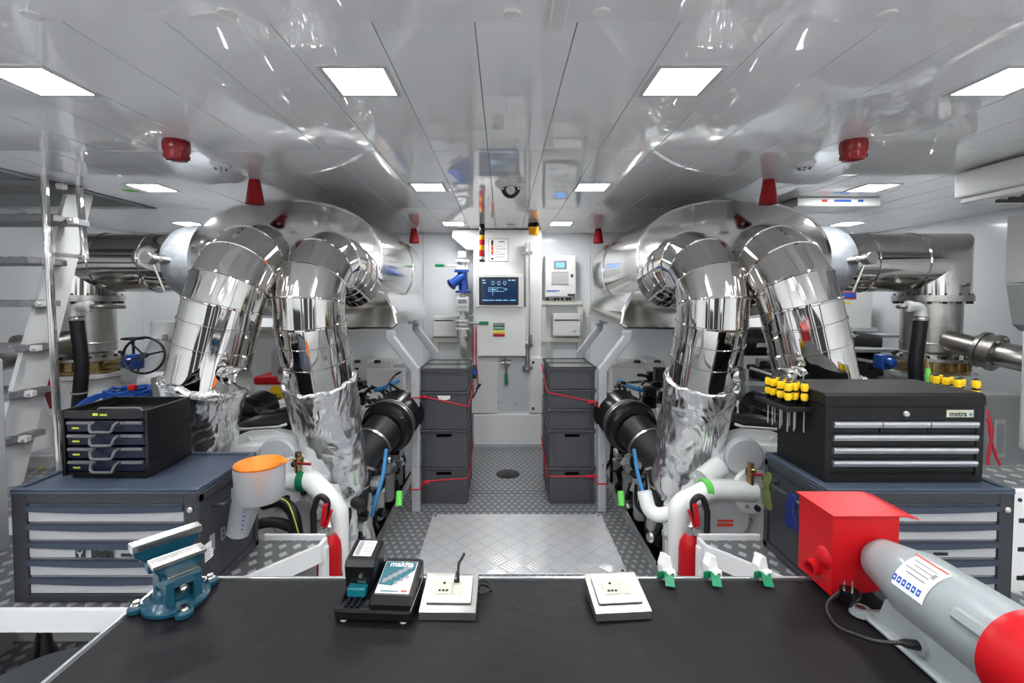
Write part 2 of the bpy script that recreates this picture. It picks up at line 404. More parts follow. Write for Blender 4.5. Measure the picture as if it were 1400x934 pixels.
b.b6(-XW - .1, -3.12, 3.98, 4.08, ZC - .004, ZC + .6); b.b6(-3.16, -3.1, 1.33, 4.08, ZC - .004, ZC + .6); b.b6(-XW, -3.1, 1.23, 1.33, ZC, ZC + .6); b.b6(-XW - .1, -3.0, 1.2, 4.1, ZC + .6, ZC + .65)
struct('trim_1', b, 'boxgrey')
b = B(); b.b6(.082, .128, -.6, 1.345, ZC - .03, ZC - .012, .006, 2)
struct('trim_2', b, 'white')
# walkway of grey tread plate with aluminium rims
b = B(); b.b6(-.93, .93, .95, 5.25, -.02, 0)
struct('floor.001', b, 'tread')
b = B(); b.b6(-XW, XW, YR, .90, -.03, 0); struct('floor.002', b, 'deck')  # unseen pale floor, added to throw light up at the ceiling
for i, s in enumerate((-1, 1)):
    b = B(); b.b6(s * .93, s * .945, 1.0, 5.2, -.06, .012, .002); b.b6(s * .90, s * .93, 1.0, 5.2, 0, .002); struct('trim_%d' % (3 + i), b, 'aluedge')
b = B(); b.b6(-.37, .37, 3.98, 5.22, .001, .004, .001)
b.mi = 1
for y in (4.02,): b.b6(-.36, .36, y, y + .006, .004, .0045)
hatch = obj('floor_hatch', b, ['tread', 'gap']); tag(hatch, 'square grey tread plate hatch cover let into the far end of the walkway', 'hatch')
b = B(); b.lathe([(.115, 0), (.115, .004), (.105, .006)], o=(.0, 4.42, .004), seg=40)
tag(obj('floor_grommet', b, 'black'), 'round black disc set in the walkway hatch in front of the central casing', 'floor cover')
# bright plate lying on the walkway
t = thing('tread_plate', 'bright diamond-patterned aluminium plate lying loose on the grey walkway', 'plate', (.06, 3.2, 0))
b = B(); b.b6(-.60, .727, 2.79, 3.576, .002, .010, .001); obj('plate_sheet', b, 'plate', t)
for x, y in ((-.575, 3.55), (.70, 3.55), (.70, 2.82), (-.575, 2.82)):
    b = B(); b.lathe([(.009, 0), (.009, .002), (.004, .003)], o=(x, y, .0100), seg=12); obj('screw', b, 'black', t)
# ============================================================ CEILING THINGS
def ceiling_light(x, y, label, w=.205, z=ZC):
    t = thing('ceiling_light', label, 'ceiling light', (x, y, z), 'square ceiling lights')
    b = B(); h = w / 2
    for q in ((-h - .018, h + .018, -h - .018, -h), (-h - .018, h + .018, h, h + .018), (-h - .018, -h, -h, h), (h, h + .018, -h, h)):
        b.b6(x + q[0], x + q[1], y + q[2], y + q[3], z - .004, z + .004)
    obj('frame', b, 'lampframe', t)
    b = B(); b.b6(x - h, x + h, y - h, y + h, z - .003, z + .004); obj('diffuser', b, 'lamp', t)
    return t
LP = [(-1.73, 1.71, 'square ceiling light above the left drawer cabinet, cut by the frame'), (-.56, 1.71, 'large square ceiling light above the walkway, left of centre'),
      (.60, 1.71, 'large square ceiling light above the walkway, right of centre'), (1.79, 1.71, 'square ceiling light above the right tool chest, cut by the frame'),
      (-2.55, 3.32, 'square ceiling light between ladder and left exhaust drum'), (-.575, 3.30, 'square ceiling light behind the red detector, left of the dome camera'),
      (.585, 3.30, 'square ceiling light right of the dome camera'), (2.59, 3.32, 'square ceiling light over the right horizontal exhaust duct'),
      (-3.38, 4.92, 'farthest ceiling light over the left horizontal exhaust duct'), (-.57, 4.9, 'small-looking far ceiling light in front of the blue valve'),
      (.565, 4.9, 'small-looking far ceiling light above the wall control cabinet'), (3.60, 4.92, 'farthest ceiling light over the right horizontal exhaust duct')]
for x, y, l in LP: ceiling_light(x, y, l)
for x in (-2.9, -1.73, -.56, .60, 1.79, 2.9):     # unseen lights added over and behind the bench to brighten the room
    for y in (.2, -.9, -2.0): ceiling_light(x, y, 'unseen square ceiling light added behind the viewpoint to brighten the room', z=ZC - .012)
# unlit round spots in the lower strip
for px, py, l in ((43, 20, 'round unlit spot in the ceiling strip at the far left'), (310, 18, 'round unlit spot in the ceiling strip over the left exhaust pipes'),
               (700, 19, 'round unlit spot left of the white ceiling rail'), (822, 17, 'round unlit spot right of the white ceiling rail'),
               (1212, 20, 'round unlit spot in the ceiling strip over the right exhaust drum')):
    p = G(px, py, ZC - .012); b = B(); b.lathe([(.025, 0), (.024, -.004), (.018, -.006), (.002, -.003)], o=(p.x, p.y, ZC - .0121), seg=24, cap0=False)
    tag(obj('ceiling_spot', b, 'socketwhite'), l, 'spotlight', 'unlit round ceiling spots')
# red sounders
for px, py, l in ((241, 193, 'red round alarm sounder under the ceiling on the left'), (1167, 193, 'red round alarm sounder under the ceiling on the right')):
    p = G(px, py, ZC); x, y = p.x, p.y; t = thing('alarm_sounder', l, 'alarm', (x, y, ZC), 'red alarm sounders')
    b = B(); b.lathe([(.056, .001), (.060, -.004), (.062, -.02), (.060, -.052), (.056, -.060)], o=(x, y, ZC), seg=32); obj('mounting_base', b, 'sounder', t)
    b = B(); b.lathe([(.055, -.060), (.052, -.085), (.046, -.098), (.02, -.104)], o=(x, y, ZC), seg=32)
    for k in range(10):
        a = k * math.pi / 5; b.box((x + math.cos(a) * .052, y + math.sin(a) * .052, ZC - .078), (.010, .010, .022), .002, Matrix.Rotation(a, 3, 'Z'))
    obj('grille', b, 'sounder', t)
# red cone detectors
for px, py, s, l in ((348, 246, 1.0, 'large red cone hanging from the ceiling in front of the left exhaust drum'), (1051, 246, 1.0, 'large red cone hanging from the ceiling in front of the right exhaust drum'),
                  (566, 313, 1.0, 'small-looking red cone near the back wall beside the left drum'), (818, 313, 1.0, 'small-looking red cone near the back wall beside the right drum')):
    p = G(px, py, ZC); x, y = p.x, p.y; t = thing('red_cone', l, 'detector', (x, y, ZC), 'red ceiling cones')
    b = B(); b.lathe([(.032, .001), (.036, -.01), (.057, -.150), (.060, -.158), (.058, -.160), (.050, -.140), (.02, -.05)], o=(x, y, ZC), seg=32); obj('cone', b, 'darkred', t)
    b = B(); b.lathe([(.022, -.04), (.022, -.1), (.012, -.13)], o=(x, y, ZC), seg=16); obj('nozzle', b, 'bolt', t)
# smoke detectors
for px, py, l in ((302, 224, 'small white smoke detector on the ceiling beside the left red sounder'), (1100, 223, 'small white smoke detector on the ceiling beside the right red sounder')):
    p = G(px, py, ZC); x, y = p.x, p.y; t = thing('smoke_detector', l, 'smoke detector', (x, y, ZC), 'white smoke detectors')
    b = B(); b.lathe([(.058, 0), (.058, -.008), (.048, -.016), (.044, -.026), (.03, -.032)], o=(x, y, ZC), seg=32); obj('base', b, 'white', t)
    b = B()
    for k in range(6):
        a = k * math.pi / 3; b.box((x + math.cos(a) * .030, y + math.sin(a) * .030, ZC - .030), (.012, .008, .010), .001, Matrix.Rotation(a, 3, 'Z'))
    obj('vent', b, 'black', t)
# dome camera
p = G(698, 250, ZC); x, y = p.x, p.y
t = thing('dome_camera', 'white ceiling dome camera with a dark glass bowl above the walkway', 'camera', (x, y, ZC))
b = B(); b.lathe([(.108, 0), (.108, -.012), (.09, -.028), (.072, -.040)], o=(x, y, ZC), seg=40); obj('mounting_base', b, 'white', t)
b = B(); b.sphere((x, y, ZC - .040), .067, 32, (1, 1, 1)); obj('dome', b, 'domeglass', t)
b = B(); b.lathe([(.03, 0), (.022, -.010)], o=(x, y - .064, ZC - .065), axis=(0, -1, -.6), seg=20); obj('lens', b, 'bolt', t)
# small green stickers on the ceiling
for px, py, l in ((178, 261, 'small green tape tab on the ceiling edge by the ladder'), (699, 307, 'thin green tape strip on the ceiling in front of the casing')):
    p = G(px, py, ZC); b = B(); b.b6(p.x - .04, p.x + .04, p.y - .03, p.y + .03, ZC - .003, ZC + .0005); tag(obj('green_tab', b, 'greentape'), l, 'tape')
# ceiling unit box at the right, air conditioner
t = thing('air_handling_unit', 'long white air unit with a dark slotted outlet hanging at the right wall', 'air conditioner', (3.4, 2.0, ZC))
x0 = 2.775
b = B(); b.b6(x0, XW - .01, 1.2, 2.91, 2.33, 2.486, .012, 2); obj('housing', b, 'boxwhite', t)
b = B(); b.b6(x0 + .02, XW - .02, 1.22, 2.89, 2.295, 2.33, .006); obj('outlet_frame', b, 'white', t)
b = B()
for k in range(22): b.box((x0 + .85, 1.32 + k * .068, 2.292), (1.5, .008, .03), 0, Matrix.Rotation(.5, 3, 'X'))
obj('louvre', b, 'black', t)
# reflection in the glossy ceiling over the right duct, built as a box
t = thing('ceiling_reflection_box', 'white box with coloured marks, standing in for a ceiling reflection over the right duct', 'junction box', (2.6, 3.75, ZC))
b = B(); b.b6(2.25, 2.90, 3.62, 3.95, 2.43, 2.497, .006); obj('housing', b, 'boxwhite', t)
b = B()
for x, w, m in ((2.46, .04, 1), (2.60, .13, 2), (2.74, .04, 2)):
    b.mi = m - 1; b.b6(x - w / 2, x + w / 2, 3.616, 3.6195, 2.460, 2.478)
obj('label', b, ['inkred', 'inkblue'], t)
# ============================================================ CENTRAL CASING AND WHAT HANGS ON IT
YC = 5.26
b = B()
b.pbox(645, 565, 742, 760, YC - .01, .5); 
b = B(); b.b6(-.385, .395, YC, YB, -.02, ZC - .01, .004)
b.b6(-.385, .395, YC - .03, YC, 0, .38, .004)                               # plinth
a0, a1, a2, a3 = rect2(642, 312, 742, 340, YC)
# chamfered wing at the upper left
q = [W(618, 314, YC), W(650, 314, YC), W(650, 341, YC), W(638, 341, YC), W(618, 324, YC)]
b.prism([(v.x, min(v.z, ZC - .012)) for v in q], YC + .004, YB - .02, 'xz')
struct('wall_casing', b, 'white')
b = B(); b.b6(-.40, .41, YC - .045, YC - .03, 0, .05, .004); struct('baseboard_back', b, 'enggrey')
# upper cover panel (with monitor) : protruding box
t = thing('control_housing', 'white wall housing that carries the screen and the striped notice', 'control panel', W(685, 487, YC - .12))
b = B(); b.pbox(652, 420, 719, 487, YC - .12, .1195, .006, 2); obj('lower_cover', b, 'boxwhite', t)
b = B(); b.pbox(650, 375, 716, 420, YC - .14, .1395, .006, 2); obj('screen_surround', b, 'boxwhite', t)
# monitor
Ym = YC - .155
t = thing('monitor', 'black framed touch screen showing a blue ship diagram on the white housing', 'monitor', W(682, 417, Ym))
b = B(); b.pbox(655, 379, 709, 417, Ym, .02, .006, 2); obj('bezel', b, 'black', t)
b = B(); b.pbox(658, 381.5, 707, 414, Ym - .001, .004); obj('screen', b, 'screen', t)
def seg_px(b, pts, Y, w):
    for (a, c) in zip(pts[:-1], pts[1:]):
        p, q = W(a[0], a[1], Y), W(c[0], c[1], Y); d = q - p; L_ = d.length
        if L_ < 1e-5: continue
        b.box((p + q) / 2, (L_ + w * .5, .0012, w), 0, Matrix.Rotation(-math.atan2(d.z, d.x), 3, 'Y'))
b = B(); Ys = Ym - .0015; hull = [(668, 393.5), (686, 393.5), (694, 395.5), (687, 398.5), (668, 398.5), (668, 393.5)]
seg_px(b, hull, Ys, .003); seg_px(b, [(674, 393.5), (674, 398.5)], Ys, .003); seg_px(b, [(680, 393.5), (680, 398.5)], Ys, .003); seg_px(b, [(670, 396), (678, 396)], Ys, .006)
for x in (674, 682, 690):
    seg_px(b, [(x - 1.5, 385), (x + 1.5, 385), (x + 1.7, 388), (x, 390), (x - 1.7, 388), (x - 1.5, 385)], Ys, .0028)
seg_px(b, [(673.5, 399), (673.5, 404)], Ys, .003)
for x0, x1, y in ((660, 663, 383.2), (660, 664, 386.8), (695, 698, 383.2), (700, 704, 383.2), (660, 668, 410.5), (669, 675, 410.5), (677, 686, 410.5), (688, 694, 410.5), (697, 705, 410.5)): seg_px(b, [(x0, y), (x1, y)], Ys, .007)
obj('screen_drawing', b, 'screenlines', t)
# striped notice
t = thing('striped_notice', 'small notice with green, yellow and dark stripes on the housing below the screen', 'sign', W(682, 461, YC - .123))
b = B()
b.mi = 0; b.pbox(672, 436.5, 691, 461.5, YC - .1225, .002)
for y0, y1, m in ((441.5, 445, 1), (445, 448, 2), (448, 449, 0), (449, 451, 2), (452, 455, 3), (455, 457, 4), (457, 460.5, 5)):
    b.mi = m; b.pbox(674, y0, 690, y1, YC - .124, .002)
b.mi = 1
for i in range(4): b.pbox(676, 442.4 + i * 4.4, 686, 443.1 + i * 4.4, YC - .1243, .001)
obj('notice_sheet', b, ['boxwhite', 'inkgrey', 'green', 'yellow', 'orange', 'darkred'], t)
# stack light
y = 4.93; x = W(659, 330, y).x
t = thing('stack_light', 'tall amber and red stack light with a black cap left of the paper notice', 'signal light', (x, y, ZC))
for nm, y0, y1, m, r in (('cap', 309, 322, 'black', .029), ('amber_lens', 322, 328, 'amber', .030), ('red_lens', 328, 335.5, 'redlens', .030), ('amber_lens', 335.5, 342.5, 'amber', .030), ('red_lens', 342.5, 351, 'redlens', .030), ('clear_lens', 351, 355, 'boxwhite', .029), ('foot', 355, 358.5, 'black', .030)):
    z1, z0 = W(0, y0, y).z, W(0, y1, y).z
    if nm == 'cap': z1 = ZC + .0005
    b = B(); b.lathe([(r * .95, z0), (r, z0 + .004), (r, z1 - .004), (r * .95, z1)], o=(x, y, 0), seg=28); obj(nm, b, m, t)
# paper notice
t = thing('paper_notice', 'white paper notice with a thin black border and a printed stack light', 'sign', W(681, 357, YC - .004))
b = B(); b.pbox(668, 326.5, 695, 357.5, YC - .003, .0025)
b.mi = 1
for q in ((668, 326.5, 695, 327), (668, 357, 695, 357.5), (668, 326.5, 668.5, 357.5), (694.5, 326.5, 695, 357.5), (671.5, 328.5, 674.5, 335), (671.5, 352.5, 674.5, 355)): b.pbox(*q, YC - .004, .002)
b.mi = 2
for q in ((671.5, 338, 674.5, 341), (671.5, 344.5, 674.5, 348)): b.pbox(*q, YC - .004, .002)
b.mi = 3
for q in ((671.5, 335, 674.5, 338), (671.5, 341, 674.5, 344.5)): b.pbox(*q, YC - .004, .002)
b.mi = 4
for i, (a, c) in enumerate(((677, 686), (677, 692), (677, 684), (677, 690), (677, 689))): b.pbox(a, 336.5 + i * 3.6, c, 337.1 + i * 3.6, YC - .004, .002)
b.mi = 1; b.pbox(682, 330.2, 690, 331.2, YC - .004, .002)
obj('notice_sheet', b, ['inkwhite', 'inkblack', 'inkred', 'orange', 'inkgrey'], t)
# orange beacon
y = 4.88; x = W(729.5, 310, y).x
t = thing('orange_beacon', 'orange beacon with a black collar hanging from the ceiling near the casing', 'beacon', (x, y, ZC))
z0 = W(0, 322, y).z; b = B(); b.lathe([(.048, ZC - .042), (.053, ZC - .048), (.052, z0 + .012), (.046, z0)], o=(x, y, 0), seg=28); obj('lens', b, 'amber', t)
b = B(); b.lathe([(.055, ZC + .0005), (.062, ZC - .01), (.064, ZC - .034), (.056, ZC - .042)], o=(x, y, 0), seg=28); obj('collar', b, 'black', t)
# level gauge
Yg = YC - .07
t = thing('level_gauge', 'tall stainless level gauge with flanged ends right of the screen', 'gauge', W(720, 500, Yg))
p0 = W(721, 332, Yg); p1 = W(721, 470, Yg)
b = B(); b.cyl(p0, p1, .030, seg=20); obj('column_tube', b, 'steel', t)
b = B(); b.pbox(719, 340, 722.5, 470, Yg - .038, .01)
b.mi = 1
for k in range(40): zz = 344 + k * 3.1; b.pbox(719.5, zz, 721.5, zz + .8, Yg - .0395, .003)
obj('scale', b, ['boxwhite', 'inkgrey'], t)
for py in (346, 472, 503):
    p = W(721, py, Yg); b = B(); b.lathe([(.058, -.012), (.058, .012)], o=p, seg=24)
    for k in range(6): a = k * math.pi / 3; b.lathe([(.009, -.02), (.009, .02)], o=(p.x + math.cos(a) * .044, p.y + math.sin(a) * .044, p.z), seg=6)
    obj('flange', b, 'dullsteel', t)
b = B(); b.cyl(W(721, 472, Yg), W(721, 507, Yg), .026, seg=20); b.cyl(W(726, 458, Yg - .03), W(726, 470, Yg - .03), .012, seg=12); obj('drain_tube', b, 'dullsteel', t)
b = B(); b.b6(W(721, 0, Yg).x - .01, W(721, 0, Yg).x + .01, Yg, YC, W(0, 342, Yg).z, W(0, 336, Yg).z); obj('bracket', b, 'steel', t)
# recess and small drain valve
b = B(); b.pbox(681, 487, 722, 562, YC - .004, .003); b.mi = 1; b.pbox(645, 489, 680, 565, YC - .028, .026, .003); b.pbox(724, 489, 741, 565, YC - .028, .026, .003)
t = tag(obj('access_panel', b, ['recess', 'boxwhite']), 'white cover panels around the pale recess under the screen housing', 'panel')
for px, py in ((681.5, 551), (706, 553.5), (729, 495.5), (729, 558.5)):
    b = B(); p = W(px, py, YC - .028); b.box((p.x, YC - .030 if px > 720 else YC - .008, p.z), (.024 if px > 720 else .012, .008, .030 if px > 720 else .012), .002); obj('latch', b, 'black', t)
t = thing('drain_valve', 'small valve with a green lever hanging in the recess under the screen', 'valve', W(693, 500, YC - .05))
b = B(); p = W(692, 496, YC - .05); b.cyl((p.x - .055, p.y, p.z), (p.x + .055, p.y, p.z), .016, seg=16); b.lathe([(.030, -.01), (.030, .01)], o=(p.x - .03, p.y, p.z), axis=(1, 0, 0), seg=20); b.lathe([(.030, -.01), (.030, .01)], o=(p.x + .03, p.y, p.z), axis=(1, 0, 0), seg=20); b.cyl((p.x, p.y, p.z + .05), (p.x, p.y, p.z - .07), .018, seg=16); b.sphere((p.x, p.y, p.z), .03); obj('valve_body', b, 'steel', t)
b = B(); b.cyl((p.x, p.y - .01, p.z - .06), (p.x, p.y - .012, p.z - .13), .010, seg=12); obj('spindle', b, 'brass', t)
b = B(); b.b6(p.x - .018, p.x + .018, p.y - .03, p.y - .012, p.z - .25, p.z - .125, .006, 2); obj('lever', b, 'green', t)
# ---------------------------------------------------------- left of the casing
YL = 5.56
def frame_stand(px0, px1, py0, py1, pys, label):
    b = B()
    b.pbox(px0, py0, px0 + 8, py1, YL - .1, .06, .004); b.pbox(px1 - 8, py0, px1, py1, YL - .1, .06, .004)
    for q in pys: b.pbox(px0, q, px1, q + 6, YL - .12, .1, .004)
    return tag(obj('mounting_frame', b, 'beige'), label, 'frame')
frame_stand(591, 645, 462, 560, (462,), 'cream painted frame behind the left crate stack')
frame_stand(739, 797, 411, 560, (411, 462), 'cream painted frame behind the right crate stack')
t = thing('terminal_box', 'white box with a black strip mounted behind the blue valve', 'junction box', W(608, 459, YL - .15))
b = B(); b.pbox(592, 433, 625, 460, YL - .2, .18, .006, 2); obj('housing', b, 'boxwhite', t)
b = B(); b.pbox(594, 437.5, 620, 439, YL - .203, .005); obj('black_strip', b, 'inkblack', t)
t = thing('terminal_box', 'white box with a black strip under the wall control cabinet', 'junction box', W(775, 459, YL - .15))
b = B(); b.pbox(756, 429, 794, 459.5, YL - .2, .18, .006, 2); obj('housing', b, 'boxwhite', t)
b = B(); b.pbox(758, 437, 792, 438.6, YL - .203, .005); obj('black_strip', b, 'inkblack', t)
b = B(); p = W(785, 452, YL - .2); b.lathe([(.018, 0), (.018, .006), (.012, .010)], o=p, axis=(0, -1, 0), seg=20); obj('knob', b, 'beige', t)
# wall control cabinet
Yk = 5.40
t = thing('wall_control_cabinet', 'white wall cabinet with a small blue display and a grey pane right of the casing', 'electrical cabinet', W(766, 407, Yk))
b = B(); b.pbox(745, 349.5, 788, 407, Yk + .01, .2, .006, 2); obj('housing', b, 'boxwhite', t)
b = B(); b.pbox(746, 350.5, 787, 405.5, Yk - .004, .014, .004, 2); obj('door', b, 'boxwhite', t)
b = B(); b.pbox(757, 356.5, 775, 368, Yk - .01, .008); obj('display_bezel', b, 'inkgrey', t)
b = B(); b.pbox(760, 359, 772, 366, Yk - .012, .004); obj('display', b, 'lcd', t)
b = B(); b.pbox(754, 371.5, 777.5, 389, Yk - .010, .006); b.mi = 1; b.pbox(754, 371.5, 777.5, 372.3, Yk - .0105, .002); b.pbox(754, 388.4, 777.5, 389.2, Yk - .0105, .002)
obj('window_pane', b, ['glassgrey', 'inkgrey'], t)
b = B(); b.pbox(780.5, 375, 783.5, 379, Yk - .014, .012); obj('lock', b, 'inkblack', t)
b = B(); b.pbox(747, 397, 765, 398.4, Yk - .006, .003); b.pbox(747, 399, 760, 399.6, Yk - .006, .003); b.mi = 1; b.pbox(776, 402, 786, 404.5, Yk - .006, .003); obj('print', b, ['inkblue', 'inkblack'], t)
for px in (748.5, 759, 763, 769, 775, 779):
    b = B(); p = W(px, 407, Yk + .08); b.lathe([(.012, .0), (.012, -.02), (.008, -.026), (.006, -.05)], o=p, seg=12); obj('cable_gland', b, 'black', t)
# blue strainer valve on a white pipe
Yv = 5.22
t = thing('strainer_valve', 'bright blue flanged valve on a white pipe left of the screen', 'valve', W(630, 400, Yv))
def fl(b, px, py, r, h=.012, Y=Yv): b.lathe([(r, -h), (r, h)], o=W(px, py, Y), seg=28)
b = B(); b.cyl(W(632, 344, Yv), W(632, 352, Yv), .045, seg=24); fl(b, 632, 357, .080); b.cyl(W(632, 357, Yv), W(632, 366, Yv), .05, seg=20); fl(b, 632, 367.5, .075)
for dx in (-.05, .05): p = W(632, 362, Yv); b.cyl((p.x + dx, p.y - .03, p.z + .05), (p.x + dx, p.y - .03, p.z - .05), .010, seg=8)
obj('upper_pipe', b, 'white', t)
b = B(); fl(b, 631, 371, .082); b.cyl(W(632, 371, Yv), W(634, 397, Yv), .055, seg=24); b.cyl(W(634, 377, Yv - .02), W(617, 389, Yv - .06), .052, .05, seg=24); b.lathe([(.065, 0), (.065, .02), (.03, .035)], o=W(618, 388.5, Yv - .06), axis=(-.7, -.3, -.55), seg=24); fl(b, 633, 399, .085)
obj('valve_body', b, 'valveblue', t)
b = B(); b.cyl(W(633, 401, Yv), W(633, 406, Yv), .035, seg=20); b.pbox(623.5, 405, 640.5, 426, Yv - .06, .12, .01, 2); obj('flow_meter', b, 'boxwhite', t)
b = B(); b.pbox(626, 409.5, 638.5, 415, Yv - .064, .006)
for px in (627.5, 632, 636.5): b.pbox(px - 1, 418.5, px + 1, 420.8, Yv - .064, .006)
obj('meter_display', b, 'inkgrey', t)
b = B(); b.cyl(W(632, 426, Yv), W(632, 436, Yv), .03, seg=16); fl(b, 632, 438, .075); fl(b, 632, 443, .065); fl(b, 632, 449, .082, .010)
b.sweep(fillet([W(632, 449, Yv), W(634, 470, Yv), W(634, 482, Yv + .25)], .08), .048, 20); obj('lower_pipe', b, 'white', t)
b = B(); b.cyl(W(637, 461, Yv - .06), W(641, 461, Yv - .075), .038, seg=20); obj('dial', b, 'dullsteel', t)
b = B(); b.cyl(W(632, 363, Yv - .03), W(613, 363.5, Yv - .03), .012, seg=10); obj('handle_rod', b, 'boxwhite', t)
b = B(); b.pbox(594.5, 361, 607.5, 365, Yv - .045, .03, .006); obj('green_handle', b, 'green', t)
b = B(); b.pbox(606, 362, 613, 364.5, Yv - .04, .02, .002); b.cyl(W(640, 442, Yv - .03), W(656, 442, Yv - .09), .012, seg=10); obj('handle_neck', b, 'steel', t)
b = B(); b.pbox(655, 439.5, 668, 444, Yv - .13, .03, .006); obj('green_handle', b, 'green', t)
b = B(); b.sweep(fillet([W(638, 424, Yv), W(644, 436, Yv - .04), W(649, 425, Yv - .01), W(650, 405, Yv)], .1), .005, 8); b.sweep(fillet([W(630, 426, Yv - .03), W(637, 434, Yv - .06), W(633, 444, Yv)], .1), .005, 8); obj('signal_cable', b, 'enggrey', t)
# red sampling hoses and blue canister
t = thing('sampling_hose', 'thin red twin hoses with a dark blue canister hanging beside the left crates', 'hose', W(648, 545, 5.12))
b = B()
b.sweep(fillet([W(647, 446, 5.13), W(647, 480, 5.12), W(646.5, 520, 5.12), W(646.5, 545, 5.12)], .1), .007, 8)
b.sweep(fillet([W(651, 446, 5.13), W(650.5, 490, 5.12), W(653, 515, 5.12), W(653, 530, 5.12)], .1), .007, 8); obj('hose_run', b, 'copper', t)
b = B(); b.lathe([(.022, -.075), (.026, -.06), (.026, .06), (.016, .075)], o=W(648.5, 508, 5.10), seg=20); obj('canister', b, 'navy', t)
b = B(); b.lathe([(.0265, -.03), (.0265, .03)], o=W(648.5, 508, 5.10), seg=20); obj('canister_label', b, 'inkblue', t)
b = B(); b.cyl(W(651, 533, 5.1), W(657, 525, 5.1), .012, seg=8); b.cyl(W(646, 545, 5.1), W(652, 534, 5.1), .008, seg=8); obj('end_fitting', b, 'darkcast', t)
# ============================================================ BOTH SIDES: exhaust drums, pipes, ducts, engines, posts
def crumple(b, amp, fr, seed, rag=0.0):
    for v in b.bm.verts:
        p = v.co * fr + Vector((seed * 7.1, seed * 3.3, 0))
        d = noise.noise_vector(p) * amp + noise.noise_vector(p * 3.1) * amp * .35 + Vector((1, 1, 0)) * (abs(noise.noise(p * 1.7)) * amp * .3)
        v.co += d
SIDE = {-1: 'left', 1: 'right'}
def strip(pts, w):
    """mitred band polygon around a 2-D polyline"""
    L_, R_ = [], []
    for i, p in enumerate(pts):
        p = Vector(p)
        d0 = (p - Vector(pts[i - 1])).normalized() if i else None
        d1 = (Vector(pts[i + 1]) - p).normalized() if i < len(pts) - 1 else None
        d = ((d0 or d1) + (d1 or d0)).normalized(); n = Vector((-d.y, d.x)); c = n.dot(Vector((-(d1 or d0).y, (d1 or d0).x)))
        L_.append(p + n * w / 2 / c); R_.append(p - n * w / 2 / c)
    return [tuple(q) for q in L_ + R_[::-1]]
def superell(cx, cz, a, c, n, e=2.25, e2=None):
    out = []
    for k in range(n):
        t = 2 * math.pi * k / n; ct, st = math.cos(t), math.sin(t)
        out.append((cx + a * math.copysign(abs(ct) ** (2 / e), ct), cz + c * math.copysign(abs(st) ** (2 / e), st)))
    return out
